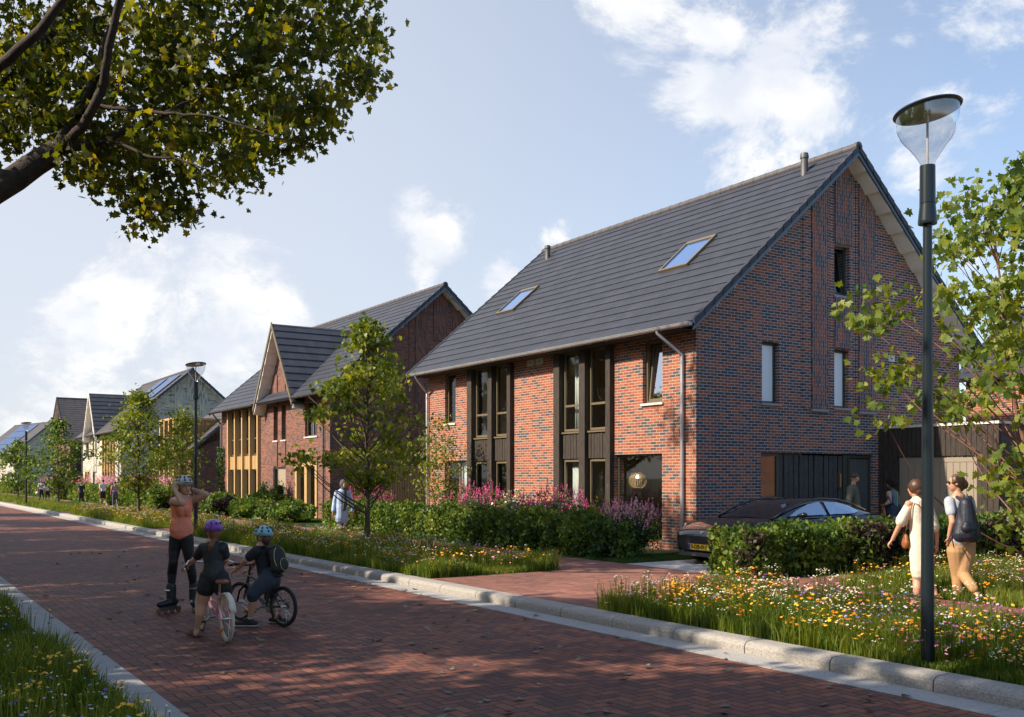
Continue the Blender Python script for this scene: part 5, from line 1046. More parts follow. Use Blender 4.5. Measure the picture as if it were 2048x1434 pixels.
# ---- bicycles
def bike(label, back, front, R_, pal, style, fork_r=0):
    """wheel contact points given as (camera right, depth)"""
    A = F*back[1]+RV*back[0]; B = F*front[1]+RV*front[0]; wb = (B-A).length; ang = math.atan2((B-A).y, (B-A).x)
    t = empty('bicycle', A, ang, label, 'bicycle'); tyre, frame, rim = pal
    def wheel(x):
        w = MB(); n = 40; prof = [(R_-.018+.018*math.cos(2*math.pi*k/8), .018*math.sin(2*math.pi*k/8)) for k in range(8)]; Mx = Matrix.Rotation(math.pi/2, 3, 'X')
        w.lathe(prof, (x,0,R_), n, M=Mx, close=True); e = empty('wheel', (0,0,0)); e.parent = t; w.build('tyre', tyre, e, smooth=True)
        w = MB(); w.lathe([(R_-.036,-.012),(R_-.046,-.010),(R_-.046,.010),(R_-.036,.012)], (x,0,R_), n, M=Mx, close=True); w.build('rim', rim, e, autos=40)
        w = MB()
        for k in range(24):
            a = 2*math.pi*k/24; w.tube([(x+.018*math.cos(a+.8*(-1)**k), .022*(-1)**k, R_+.018*math.sin(a+.8*(-1)**k)), (x+(R_-.045)*math.cos(a), 0, R_+(R_-.045)*math.sin(a))], .0016, 3)
        w.tube([(x,-.045,R_),(x,.045,R_)], .016, 10); w.build('spokes', M['steel'], e)
    wheel(0); wheel(wb)
    bb = Vector((wb*.40,0,R_*.92)); st = Vector((wb*.27,0,R_*2.0)); ht = Vector((wb*.80,0,R_*2.35)); hb = Vector((wb*.835,0,R_*1.95))
    r = .014; p = MB()
    if style == 'city': p.tube([hb, (wb*.62,0,R_*1.25), bb+Vector((0,0,.03))], .018, 8); p.tube([ht, (wb*.60,0,R_*1.55), st.lerp(bb,.45)], .012, 8)
    else: p.tube([hb, bb], .020, 8); p.tube([ht, st.lerp(bb,.12)], .017, 8)
    p.tube([st, bb], .016, 8); p.tube([ht, hb], .019, 8)
    for s_ in (-1,1): p.tube([(0,s_*.045,R_),(wb*.2,s_*.04,R_*.93),bb], .009, 6); p.tube([(0,s_*.045,R_),(wb*.18,s_*.035,R_*1.55),st.lerp(bb,.15)], .008, 6)
    p.build('frame', frame, t, autos=50)
    p = MB(); fk = M['black'] if style != 'city' else frame
    for s_ in (-1,1): p.tube([(wb,s_*.045,R_),(wb*.95,s_*.045,R_*1.55),(hb.x+.01,s_*.04,hb.z-.02)], .013, 8)
    p.tube([(hb.x+.01,-.045,hb.z-.015),(hb.x+.01,.045,hb.z-.015)], .015, 8); p.build('fork', fk, t, autos=50)
    top = Vector((ht.x-.03,0,ht.z+(.20 if style == 'city' else .13))); p = MB(); p.tube([ht, top], .013, 8); w_ = .27
    if style == 'city': p.tube([top+Vector((-.16,-w_,-.02)), top+Vector((-.02,-w_*.75,.02)), top+Vector((.04,-.06,0)), top+Vector((.04,.06,0)), top+Vector((-.02,w_*.75,.02)), top+Vector((-.16,w_,-.02))], .011, 8)
    else: p.tube([top+Vector((-.03,-w_,.02)), top+Vector((.02,-.05,0)), top+Vector((.02,.05,0)), top+Vector((-.03,w_,.02))], .012, 8)
    hbr = p.build('handlebar', M['steel'] if style == 'city' else M['black'], t, autos=50)
    for s_ in (-1,1):
        p = MB(); g = top+(Vector((-.17,s_*w_,-.02)) if style == 'city' else Vector((-.03,s_*w_,.02))); d_ = Vector((-.10,s_*.02,-.0)) if style == 'city' else Vector((0.0,s_*.09,0)); p.tube([g-d_*.4, g+d_*.6], .017, 8); p.build('grip', M['black'], hbr)
        p = MB(); p.tube([g+Vector((.10,-s_*.02,-.0)), g+Vector((.06,s_*.0,-.03)), g-Vector((.02,-s_*.01,.04))], .005, 5); p.build('brake_lever', M['steel'], hbr)
    p = MB(); sp = st+Vector((-.015,0,.10)); p.tube([st, sp], .012, 8); p.build('seat_post', M['steel'], t)
    p = MB(); p.cap2(sp+Vector((-.09,0,.02)), sp+Vector((.02,0,.02)), .075, .045, 12, .35, (0,0,1)); p.cap2(sp+Vector((.02,0,.02)), sp+Vector((.13,0,.02)), .04, .022, 10, .45, (0,0,1)); remesh(p, 'saddle', col('brown_saddle', (.22,.08,.035), rough=.45) if style == 'city' else M['black'], t, .008, 1)
    p = MB(); p.tube([bb-Vector((0,.06,0)), bb+Vector((0,.06,0))], .018, 10); p.lathe([(.001,-.002),(.085,-.002),(.085,.002),(.001,.002)], bb+Vector((0,-.05,0)), 24, M=Matrix.Rotation(math.pi/2, 3, 'X')); ca = -.5
    ends = []
    for s_ in (-1,1): e_ = bb+Vector((s_*.13*math.cos(ca), s_*.075, s_*.13*math.sin(ca))); p.tube([bb+Vector((0,s_*.06,0)), e_], .009, 6); ends.append((e_, s_))
    cr = p.build('crank', M['steel'], t, autos=40)
    for e_, s_ in ends: q = MB(); q.box(e_.x-.045, e_.x+.045, e_.y+s_*.01, e_.y+s_*.09, e_.z-.012, e_.z+.012); q.build('pedal', M['black'], cr, bevel=.004)
    p = MB(); p.tube([bb+Vector((0,-.05,.083)), (0,-.05,R_+.035)], .004, 4); p.tube([bb+Vector((0,-.05,-.083)), (0,-.05,R_-.035)], .004, 4); p.lathe([(.001,-.005),(.038,-.005),(.038,.005),(.001,.005)], (0,-.05,R_), 18, M=Matrix.Rotation(math.pi/2, 3, 'X')); p.build('chain', M['zincd'], t)
    if style == 'city':
        for x, a0, a1 in ((0, .35, 2.45), (wb, .9, 2.6)):
            p = MB(); n = 14
            vs = []; rr = R_+.022
            for i in range(n+1):
                a = a0+(a1-a0)*i/n
                for s_, dr_ in ((-.032,-.014),(-.02,0),(.02,0),(.032,-.014)): vs.append((x-(rr+dr_)*math.cos(a)*-1*1, s_, R_+(rr+dr_)*math.sin(a)))
            p.add(vs, [(i*4+k, i*4+k+1, i*4+k+5, i*4+k+4) for i in range(n) for k in range(3)]); o = p.build('fender', rim, t, smooth=True); m_ = o.modifiers.new('s', 'SOLIDIFY'); m_.thickness = .003
            if x == 0: 
                for v in o.data.vertices: v.co.x = -v.co.x
    else:
        p = MB(); p.cap2((wb*.98-.18,0,R_*2.12),(wb*.98+.10,0,R_*2.15), .03, .025, 8, .2, (0,0,1)); p.build('mudguard', M['black'], t, smooth=True)
    p = MB(); p.cap2((wb-R_*.55,.02,R_*.62),(wb-R_*.45,.02,R_*.5), .016, .016); p.cap2((R_*.5,.02,R_*.42),(R_*.42,.02,R_*.5), .016,.016); p.build('reflector', M['fo'], t)
    return t, A, ang
cream = col('cream_tyre', (.62,.50,.38), rough=.6); pinkf = P('pink_frame', (.62,.28,.33), .3, coat=.5)
b1, bA, bang = bike('pink bicycle with cream tyres under the child with the purple helmet', (-2.94, 10.10), (-3.46, 10.93), .245, (cream, pinkf, col('cream_rim', (.66,.58,.47), rough=.4)), 'city')
b2, cA, cang = bike('black mountain bike under the boy with the backpack', (-2.60, 11.15), (-3.22, 11.62), .232, (M['rubber'], P('black_frame', (.03,.032,.03), .35, coat=.4), M['zincd']), 'mtb')

# ---- girl standing over the pink bicycle, seen from behind
f = Fig('child in a purple helmet and black shirt and shorts, standing over the pink bicycle', 10.42, 425, 0, vox=.008); J = f.J; fw = f.d(-.54, .84); k_ = .86
pt = f.head(J(426.5,1063.5), fw, .205, J(425,1084), face=False)
shL, shR = J(407,1096,-.02), J(446,1094,.02); f.skin.cap2(J(424,1090), J(426,1140), .085, .085, 12, .7, fw)
elL, haL = J(392,1116,.12), J(372,1133,.28); f.limb(f.skin, [shL, elL], [.040,.034]); f.limb(f.skin, [elL, haL], [.034,.022]); f.hand(haL, J(366,1137,.34)-haL+Vector((0,0,0)), Vector((0,0,-1)), .8, .9)
elR, haR = J(451.5,1118,.08), J(440,1139,.34); f.limb(f.skin, [shR, elR], [.038,.032]); f.limb(f.skin, [elR, haR], [.032,.022]); f.hand(haR, J(436,1142,.40)-haR, Vector((0,0,-1)), .8, .9)
hL, kL, aL = J(415,1164), J(405,1207,.03), J(394,1259,.03); hR, kR, aR = J(443,1164,.0), J(450,1206,.05), J(455,1256,.08)
f.limb(f.skin, [hL, kL], [.088,.055]); f.limb(f.skin, [kL, J(401,1228,.0), aL], [.052,.050,.028]); f.limb(f.skin, [hR, kR], [.088,.055]); f.limb(f.skin, [kR, J(453,1228,.02), aR], [.052,.050,.028]); 
f.skin.cap2(aL, J(392,1268,.0), .03, .03); f.done()
t = MB(); t.cap2(J(413,1098), J(441,1097), .060, .060, 12, .9, fw); t.cap2(J(426,1100), J(427,1130), .120, .098, 14, .72, fw); t.cap2(J(427,1125), J(428,1149), .100, .125, 14, .78, fw)
f.limb(t, [shL, shL.lerp(elL,.72)], [.060,.056]); f.limb(t, [shR, shR.lerp(elR,.66)], [.058,.054]); f.part(t, 'shirt', col('black_sports_shirt', (.018,.020,.021), rough=.6))
t = MB(); t.cap2(J(417,1155), J(440,1155), .098, .098, 14, .85, fw); f.limb(t, [hL, hL.lerp(kL,.30)], [.096,.098]); f.limb(t, [hR, hR.lerp(kR,.30)], [.096,.098]); f.part(t, 'shorts', col('black_shorts', (.013,.012,.012), rough=.7))
helmet(f, pt, f.Rm, f.k*1.06, (col('purple_helmet', (.30,.10,.52), rough=.3, noise=.5, nscale=14),), vents=False, visor=False)
t = MB(); t.ball(pt(0,-.055,-.02), (.068,.055,.072), 12, M=f.Rm); t.cap2(pt(.01,-.08,-.05), pt(-.055,-.09,-.16), .024, .030); t.cap2(pt(-.055,-.09,-.16), pt(-.07,-.09,-.21), .028, .012); f.part(t, 'hair', col('red_brown_hair', (.18,.07,.03), rough=.5), .008, 1)
for a, toe in ((aL, f.d(-.55,.3)), (aR, f.d(.3,.9))):
    t = MB(); b = Vector((a.x, a.y, .03)); t.cap2(b-toe*.04, b+toe*.13, .036, .030, 10, .75, (0,0,1)); t.cap2(b+Vector((0,0,.02)), b+toe*.06+Vector((0,0,.035)), .036,.032); f.part(t, 'shoe', col('tan_shoe', (.22,.13,.075), rough=.7), .008, 1)

# ---- boy on the mountain bike
f = Fig('boy in a light blue helmet with a black backpack, straddling the mountain bike', 11.27, 520, 0, vox=.008); J = f.J; fw = f.d(-.83, .45)
pt = f.head(J(526,1074), fw, .205, J(523,1092), face=False)
shL, shR = J(512,1103,-.10), J(534,1098,.12); elL, haL = J(492,1120,-.10), J(474,1138,.05)
f.limb(f.skin, [shL, elL], [.042,.034]); f.limb(f.skin, [elL, haL], [.034,.023]); f.hand(haL, J(466,1143,.06)-haL, Vector((0,0,-1)), .85, .9)
elR, haR = J(512,1122,.30), J(498,1141,.42); f.limb(f.skin, [shR, elR], [.040,.033]); f.limb(f.skin, [elR, haR], [.033,.023]); f.hand(haR, J(492,1142,.45)-haR, Vector((0,0,-1)), .85, .9)
f.skin.cap2(J(524,1096), J(537,1146), .085, .09, 12, .75, fw)
hL, kL, aL = J(535,1160,-.08), J(506,1187,-.16), J(500,1238,-.10); hR, kR, aR = J(545,1160,.08), J(541,1196,.22), J(551,1238,.16)
f.limb(f.skin, [hL, kL], [.08,.052]); f.limb(f.skin, [kL, J(505,1212,-.12), aL], [.050,.050,.027]); f.limb(f.skin, [hR, kR], [.08,.052]); f.limb(f.skin, [kR, J(548,1215,.2), aR], [.048,.046,.027]); f.done()
t = MB(); t.cap2(shL, shR, .060, .060); t.cap2(J(524,1104), J(528,1124), .112, .105, 14, .8, fw); t.cap2(J(528,1120), J(533,1146), .105, .112, 14, .85, fw); f.limb(t, [shL, shL.lerp(elL,.62)], [.062,.058]); f.limb(t, [shR, shR.lerp(elR,.6)], [.060,.056]); f.part(t, 'shirt', col('black_tee', (.014,.014,.016), rough=.75))
t = MB(); t.cap2(J(536,1152,-.04), J(542,1152,.04), .115, .115, 14, .95, fw); f.limb(t, [hL, kL, kL.lerp(aL,.12)], [.105,.078,.070]); f.limb(t, [hR, kR], [.10,.075]); f.part(t, 'shorts', col('navy_shorts', (.030,.042,.062), rough=.8))
helmet(f, pt, f.Rm, f.k*1.02, (col('blue_helmet', (.26,.52,.60), rough=.3),), visor=False)
t = MB(); t.ball(pt(0,-.06,-.02), (.068,.05,.075), 12, M=f.Rm); f.part(t, 'hair', M['hairb'], .008, 1)
for a, toe in ((aL, f.d(-1,-.05)), (aR, f.d(.9,-.3))):
    t = MB(); b = Vector((a.x, a.y, .04)); t.cap2(b-toe*.05, b+toe*.14, .040, .032, 10, .85, (0,0,1)); t.cap2(b+Vector((0,0,.035)), b+toe*.05+Vector((0,0,.03)), .040,.034); sh = f.part(t, 'shoe', SHOE, .008, 1)
    t = MB(); t.cap2(b-toe*.055-Vector((0,0,.028)), b+toe*.15-Vector((0,0,.028)), .040, .034, 12, .3, (0,0,1)); t.build('sole', SOLE, sh, smooth=True); t = MB(); t.cap2(a, b+Vector((0,0,.05)), .034,.036); t.build('sock', SOLE, f.root, smooth=True)
# backpack with piping, worn by the boy but a thing of its own
bc = cp(548,1117,11.22); bp = empty('backpack', bc, 0, 'small black backpack with pale piping on the back of the boy', 'backpack'); bd = -fw; sd = fw.cross(Vector((0,0,1)))
lean = (Vector((0,0,1))+fw*.28).normalized(); t = MB(); c0 = bd*.055
for sx in (-1,1): t.cap2(c0+sd*.055*sx-lean*.10, c0+sd*.050*sx+lean*.07, .060, .055)
t.cap2(c0-lean*.10, c0+lean*.09, .075,.070); bm_o = remesh(t, 'bag', col('backpack_cloth', (.022,.023,.020), rough=.75), bp, .008, 2)
def loopc(cx, w, h, z0): return [cx+bd*.0+sd*(w*math.cos(a)*(1 if abs(math.cos(a)) < .9 else 1))+lean*(z0+h*math.sin(a)*(1.0 if math.sin(a) > 0 else .8)) for a in np.linspace(0, 2*math.pi, 25)]
t = MB(); t.tube(loopc(c0+bd*.045, .105, .155, -.01), .0045, 5, cap=False); t.tube(loopc(c0+bd*.082, .062, .08, -.07), .0035, 5, cap=False); t.build('piping', col('pale_piping', (.42,.40,.22), rough=.6), bp)
t = MB(); t.ball(c0+bd*.07-lean*.07, (.06,.04,.075), 12); t.build('pocket', col('pocket_cloth', (.04,.042,.028), rough=.8), bp, smooth=True)
for sx in (-1,1): t = MB(); t.tube([c0+sd*.07*sx+lean*.12, -bd*.02+sd*.085*sx+lean*.15, -bd*.13+sd*.09*sx+lean*.10, -bd*.15+sd*.09*sx-lean*.0], .014, 6); t.build('strap', M['black'], bp)

# ---- woman in headscarf
f = Fig('smiling woman in a grey headscarf and long light blue shirt walking by the hedge', 25.6, 685, .1, vox=.012); J = f.J; fw = f.d(.55, -.83)
pt = f.head(J(688,969), fw, .225, J(686,980)); shL, shR = J(674,985,-.04), J(697,985,.04)
eL, hL_ = J(668.5,1005,-.02), J(666,1024,-.12); eR, hR_ = J(702,1006,.06), J(704,1024,.0); f.limb(f.skin, [eL, hL_], [.04,.028]); f.limb(f.skin, [eR, hR_], [.04,.028]); f.limb(f.skin, [shL, eL], [.045,.04]); f.limb(f.skin, [shR, eR], [.045,.04]); f.skin.cap2(shL, shR, .05,.05); f.skin.cap2(J(685,990), J(684,1036), .11,.11,12,.7,fw); f.limb(f.skin, [J(682,1040), J(683,1057,-.05), J(684,1072,.0)], [.07,.05,.035]); f.limb(f.skin, [J(688,1040,.04), J(690,1056,.15), J(692,1070,.3)], [.07,.05,.035]); f.hand(hL_, (0,0,-1), fw, 1, .4); f.hand(hR_, (0,0,-1), fw, 1, .4, -1); f.done()
t = MB(); t.cap2(shL, shR, .062,.062); t.cap2(J(685,988), J(684,1010), .155,.145,14,.7,fw); t.cap2(J(684,1010), J(683.5,1036), .150,.185,14,.72,fw); f.limb(t, [shL, eL, hL_.lerp(eL,.15)], [.068,.055,.048]); f.limb(t, [shR, eR, hR_.lerp(eR,.15)], [.068,.055,.048]); f.part(t, 'long_shirt', col('light_blue_shirt', (.40,.52,.75), noise=.08, bump=.3))
t = MB(); f.limb(t, [J(682,1040,.0), J(683,1057,-.05), J(684,1072,.0)], [.09,.065,.05]); f.limb(t, [J(688,1040,.08), J(690,1056,.15), J(692,1070,.3)], [.09,.065,.05]); f.part(t, 'trousers', col('grey_trousers', (.10,.085,.10)))
t = MB(); t.ball(pt(0,-.03,.015), (.105,.115,.125), 14, M=f.Rm); t.cap2(pt(0,0,-.10), pt(0,-.02,-.17), .085,.12,12,.8,fw); t.cap2(pt(.0,.05,-.16), J(690,1010,-.13), .05,.06,10,.5,fw); t.cap2(J(690,1005,-.13), J(688.5,1018,-.14), .05,.055,10,.5,fw); hj = f.part(t, 'headscarf', col('grey_scarf', (.075,.075,.072)))
t = MB(); t.ball(pt(0,.052,-.018), (.056,.045,.080), 14, M=f.Rm); t.build('face', M['skin'], f.root, smooth=True)
t = MB()
for q in (-1,1): t.ball(pt(q*.026,.096,.0), (.012,.006,.007), 8, M=f.Rm); t.ball(pt(q*.026,.094,.02), (.016,.005,.004), 8, M=f.Rm)
t.ball(pt(0,.10,-.055), (.026,.006,.010), 8, M=f.Rm); t.build('facial_features', M['hairb'], f.root, smooth=True)
for a, toe in ((J(684,1073,.0), fw), (J(692,1071,.3), fw)): t = MB(); b = Vector((a.x,a.y,.04)); t.cap2(b-toe*.06, b+toe*.15, .045,.038,10,.8,(0,0,1)); f.part(t, 'shoe', SHOE, .012, 1)

# ---- woman in the cream dress
f = Fig('dark-haired woman in a short-sleeved cream dress seen from behind, partly hidden by the lamp post', 13.05, 1843, .1, vox=.010); J = f.J; fw = f.d(-.5, .86)
pt = f.head(J(1829,976), fw, .225, J(1832,998), face=False); shL, shR = J(1817,1008,-.04), J(1857,1007,.04)
eL, hL_ = J(1799,1051,-.05), J(1785,1079,.03); eR, hR_ = J(1873,1050,.0), J(1874,1088,.02)
f.limb(f.skin, [shL, eL], [.045,.037]); f.limb(f.skin, [eL, hL_], [.037,.025]); f.hand(hL_, J(1775,1092,.06)-hL_, Vector((0,0,-1)), .95, .9); f.limb(f.skin, [shR, eR], [.045,.037]); f.limb(f.skin, [eR, hR_], [.037,.025]); f.hand(hR_, (0,0,-1), fw, .95, .5); f.skin.cap2(shL, shR, .05,.05); f.skin.cap2(J(1838,1010), J(1843,1120), .11,.11,12,.7,fw)
kL, aL = J(1834,1160,.0), J(1834,1196,-.05); kR, aR = J(1858,1160,.05), J(1872,1192,-.18); f.limb(f.skin, [J(1834,1120), kL], [.09,.058]); f.limb(f.skin, [kL, J(1834,1176,-.04), aL], [.056,.056,.034]); f.limb(f.skin, [J(1856,1120), kR], [.09,.056]); f.limb(f.skin, [kR, J(1864,1176,-.09), aR], [.054,.056,.034]); f.done()
t = MB(); t.cap2(J(1822,1009), J(1852,1008), .065,.065,12,.9,fw); t.cap2(J(1838,1013), J(1840,1050), .160,.155,16,.68,fw); t.cap2(J(1840,1050), J(1842,1100), .155,.178,16,.72,fw); t.cap2(J(1842,1100), J(1843,1140), .178,.168,16,.72,fw); f.limb(t, [J(1819,1012,-.02), J(1803,1042,-.05)], [.074,.086], .8, fw); f.limb(t, [J(1856,1011,.02), J(1867,1052,0)], [.074,.088], .8, fw); f.part(t, 'dress', col('cream_dress', (.74,.67,.53), noise=.06, bump=.5, nscale=12, bscale=18))
t = MB(); t.ball(pt(0,-.02,.018), (.088,.102,.108), 14, M=f.Rm); t.ball(pt(0,-.075,-.05), (.060,.050,.06), 12, M=f.Rm); t.ball(pt(.02,-.10,-.10), (.040,.04,.042), 12, M=f.Rm); f.part(t, 'hair', M['hairb'], .009, 1)
for a, toe in ((aL, fw), (aR, fw)): t = MB(); b = Vector((a.x,a.y,.035)); t.cap2(b-toe*.05, b+toe*.15, .042,.034,10,.8,(0,0,1)); f.part(t, 'shoe', SHOE, .009, 1)
lc = cp(1810,1078,13.05); hb = empty('handbag', lc, 0, 'small brown leather shoulder bag at the left hip of the woman in cream', 'handbag'); t = MB(); t.cap2((0,0,.02),(0,0,-.05), .065,.085,12,.5,RV); leather = col('tan_leather', (.28,.09,.03), rough=.4); remesh(t, 'bag', leather, hb, .009, 1)
t = MB(); P0 = lambda px, py, df: cp(px,py,13.05+df)-lc; t.tube([(0,0,.05), P0(1813,1050,-.10), P0(1826,1004,-.11), P0(1838,1010,-.155), P0(1854,1034,-.15), P0(1862,1060,.0)], .008, 6); t.build('strap', leather, hb)

# ---- woman with the backpack
f = Fig('woman in sunglasses, grey t-shirt and tan trousers with a large dark backpack, rightmost walker', 12.75, 1930, .1, vox=.010); J = f.J; fw = f.d(-.5,.86); hf = f.d(-.93,.30)
pt = f.head(J(1911,966), hf, .228, J(1916,990)); shL, shR = J(1899,1003,-.05), J(1938,1002,.05)
eL, hL_ = J(1905,1044,-.14), J(1898,1072,-.06); f.limb(f.skin, [shL, eL], [.047,.040]); f.limb(f.skin, [eL, hL_], [.040,.026]); f.hand(hL_, J(1898,1092,-.02)-hL_, fw, .95, .5)
eR, hR_ = J(1949,1042,.08), J(1944,1074,.18); f.limb(f.skin, [shR, eR], [.047,.038]); f.limb(f.skin, [eR, hR_], [.038,.026]); f.hand(hR_, (0,0,-1), fw, .95, .6)
f.skin.cap2(J(1917,1000), J(1922,1080), .12,.12,12,.7,fw); aL, aR = J(1918,1203,.05), J(1955,1190,-.28); f.skin.cap2(shL, shR, .05,.05); f.limb(f.skin, [J(1913,1090), J(1915,1150,.05), aL], [.09,.055,.035]); f.limb(f.skin, [J(1932,1090), J(1926,1148,-.02), aR], [.09,.055,.034]); f.done()
t = MB(); t.cap2(J(1903,1006), J(1934,1005), .068,.068,12,.9,fw); t.cap2(J(1918,1012), J(1920,1045), .150,.135,14,.7,fw); t.cap2(J(1920,1045), J(1921,1080), .135,.150,14,.74,fw); f.limb(t, [shL, shL.lerp(eL,.52)], [.070,.068]); f.limb(t, [shR, shR.lerp(eR,.5)], [.070,.066]); f.part(t, 't_shirt', col('grey_melange', (.38,.42,.48), noise=.1, bump=.3))
t = MB(); t.cap2(J(1913,1088), J(1932,1088), .125,.125,14,.85,fw); f.limb(t, [J(1913,1100), J(1915,1150,.05), J(1917,1192,.05)], [.125,.080,.062]); f.limb(t, [J(1932,1100), J(1926,1148,-.02)], [.125,.082]); f.limb(t, [J(1926,1148,-.02), J(1948,1178,-.24)], [.080,.058]); f.part(t, 'trousers', col('tan_chinos', (.43,.25,.115), noise=.08, bump=.6, nscale=10, bscale=14))
t = MB(); t.ball(pt(0,-.025,.025), (.085,.098,.10), 14, M=f.Rm); t.ball(pt(0,-.11,-.02), (.045,.045,.06), 12, M=f.Rm); t.cap2(pt(0,-.06,-.05), pt(0,-.07,-.08), .04, .03); f.part(t, 'hair', col('chestnut_hair', (.13,.06,.03), rough=.45, noise=.3, nscale=40), .009, 1)
t = MB()
for q in (-1,1): t.ball(pt(q*.034,.088,.006), (.028,.008,.018), 12, M=f.Rm); t.tube([pt(q*.06,.085,.012), pt(q*.082,.0,.008)], .004, 5)
t.build('sunglasses', M['black'], f.root, smooth=True)
t = MB(); b = Vector((aL.x,aL.y,.035)); t.cap2(b-fw*.05, b+fw*.15, .042,.035,10,.8,(0,0,1)); shoe_m = col('maroon_loafer', (.10,.025,.02), rough=.4); f.part(t, 'shoe', shoe_m, .009, 1)
t = MB(); a1, a2 = J(1964,1196,-.32), J(1959,1216,-.20); t.cap2(a1, a2, .038,.034,10,.85); f.part(t, 'shoe', shoe_m, .009, 1)
bc = cp(1936,1046,12.52); bp = empty('backpack', bc, 0, 'large dark navy backpack on the woman in the grey t-shirt', 'backpack'); Q = lambda px, py, df=0: cp(px,py,12.52+df)-bc
t = MB(); t.cap2(Q(1929,1010,.02), Q(1921,1070,.0), .07,.10); t.cap2(Q(1936,1012,.02), Q(1946,1070,.04), .07,.10); t.cap2(Q(1932,1008), Q(1934,1066,-.03), .085,.12); navy = col('navy_nylon', (.012,.016,.030), rough=.5, bump=.6, nscale=9, bscale=12); remesh(t, 'bag', navy, bp, .010, 2)
t = MB(); t.cap2(Q(1932,1056,-.11), Q(1944,1058,-.08), .065,.065); t.cap2(Q(1933,1050,-.12), Q(1943,1051,-.09), .05,.05); remesh(t, 'pocket', navy, bp, .010, 1)
for a, b in ((1901,1926),(1942,1940)): t = MB(); t.tube([Q(b,1000,.05), Q((a+b)/2,994,.16), Q(a,1000,.30), Q(a,1022,.36)], .022, 8); t.build('strap', navy, bp)
t = MB(); t.tube([Q(1931,996,.0), Q(1934,988,.0), Q(1938,996,.0)], .008, 6); t.build('handle', navy, bp)
t = MB(); t.tube([Q(1905,1060,.02), Q(1904,1078,.05), Q(1908,1096,.02)], .008, 5); t.build('loose_strap', navy, bp)

# ---- bearded man and woman by the door
f = Fig('bearded man in an olive shirt walking past the house entrance behind the car', 21.3, 1707, .1, vox=.012); J = f.J; fw = f.d(.95,.25)
pt = f.head(J(1710,956), fw, .235, J(1706,971)); shL, shR = J(1701,978,-.12), J(1708,977,.14)
eL, hL_ = J(1697,1005,-.22), J(1702,1027,-.22); eR, hR_ = J(1715,1005,.16), J(1720,1028,.1); f.limb(f.skin, [shL, eL, hL_], [.055,.045,.03]); f.limb(f.skin, [shR, eR, hR_], [.055,.045,.03]); f.skin.cap2(shL, shR, .06,.06); f.skin.cap2(J(1705,983), J(1707,1024), .12,.12,12,.7,fw); f.limb(f.skin, [J(1704,1024,-.06), J(1702,1058,-.02), J(1697,1094,-.05)], [.09,.06,.04]); f.limb(f.skin, [J(1709,1024,.08), J(1716,1058,.08), J(1719,1094,.1)], [.09,.06,.04]); f.hand(hL_, (.2,0,-1), fw, 1, .4); f.hand(hR_, (.2,0,-1), fw, 1, .4); f.done()
t = MB(); t.cap2(shL, shR, .075,.075); t.cap2(J(1705,983), J(1706,1003), .165,.15,14,.68,fw); t.cap2(J(1706,1003), J(1707,1018), .15,.155,14,.7,fw); f.limb(t, [shL, eL], [.082,.066]); f.limb(t, [shR, eR], [.082,.066]); f.part(t, 'shirt', col('olive_shirt', (.11,.105,.075), bump=.3))
t = MB(); f.limb(t, [J(1704,1024,-.06), J(1702,1058,-.02), J(1697,1094,-.05)], [.115,.08,.06]); f.limb(t, [J(1709,1024,.08), J(1716,1058,.08), J(1719,1094,.1)], [.115,.08,.06]); f.part(t, 'trousers', col('black_trousers', (.012,.012,.014)))
t = MB(); t.ball(pt(0,-.018,.035), (.084,.092,.088), 12, M=f.Rm); f.part(t, 'hair', M['hairb'], .010, 1); t = MB(); t.ball(pt(0,.035,-.075), (.055,.052,.04), 10, M=f.Rm); t.ball(pt(0,.088,-.042), (.022,.01,.008), 8, M=f.Rm); f.part(t, 'beard', M['hairb'], .010, 1)
for q in (J(1697,1098,-.05), J(1719,1098,.1)): t = MB(); b = Vector((q.x,q.y,.04)); t.cap2(b-fw*.06, b+fw*.17, .045,.04,10,.8,(0,0,1)); f.part(t, 'shoe', SHOE, .012, 1)
f = Fig('woman with dark curly hair in a striped jumper and jeans standing by the garage', 22.7, 1784, .1, vox=.012); f.sk = M['skind']; J = f.J; fw = f.d(-.93,-.1)
pt = f.head(J(1781,968.5), fw, .215, J(1785,983)); shL, shR = J(1778,987,-.10), J(1792,987,.10); eL, hL_ = J(1779,1004,-.20), J(1771,1009,-.12); eR, hR_ = J(1798,1007,.12), J(1776,1010,.02)
f.limb(f.skin, [eL, hL_], [.036,.025]); f.hand(hL_, f.d(-.8,0), (0,0,-1), .9, .6); f.hand(hR_, f.d(-.8,0), (0,0,-1), .9, .6); f.limb(f.skin, [shL, eL], [.045,.036]); f.limb(f.skin, [shR, eR, hR_], [.045,.036,.025]); f.skin.cap2(shL, shR, .05,.05); f.skin.cap2(J(1786,990), J(1787,1020), .11,.11,12,.7,fw); f.limb(f.skin, [J(1783,1024,-.07), J(1782,1056,-.05), J(1781,1088,-.05)], [.09,.06,.04]); f.limb(f.skin, [J(1791,1024,.07), J(1792,1056,.08), J(1792,1088,.1)], [.09,.06,.04]); f.done()
t = MB(); t.cap2(shL, shR, .062,.062); t.cap2(J(1786,990), J(1787,1012), .14,.13,14,.7,fw); f.limb(t, [shL, eL, hL_.lerp(eL,.3)], [.06,.05,.04]); f.limb(t, [shR, eR, hR_.lerp(eR,.1)], [.06,.05,.038])
f.part(t, 'striped_jumper', band('striped_knit', 0, [(0,(.25,.10,.07)),(.18,(.10,.17,.22)),(.36,(.02,.22,.20)),(.52,(.45,.40,.20)),(.64,(.12,.05,.10)),(.74,(.40,.25,.20)),(.85,(.45,.42,.22))], axis=0, scale=3.4, off=.5))
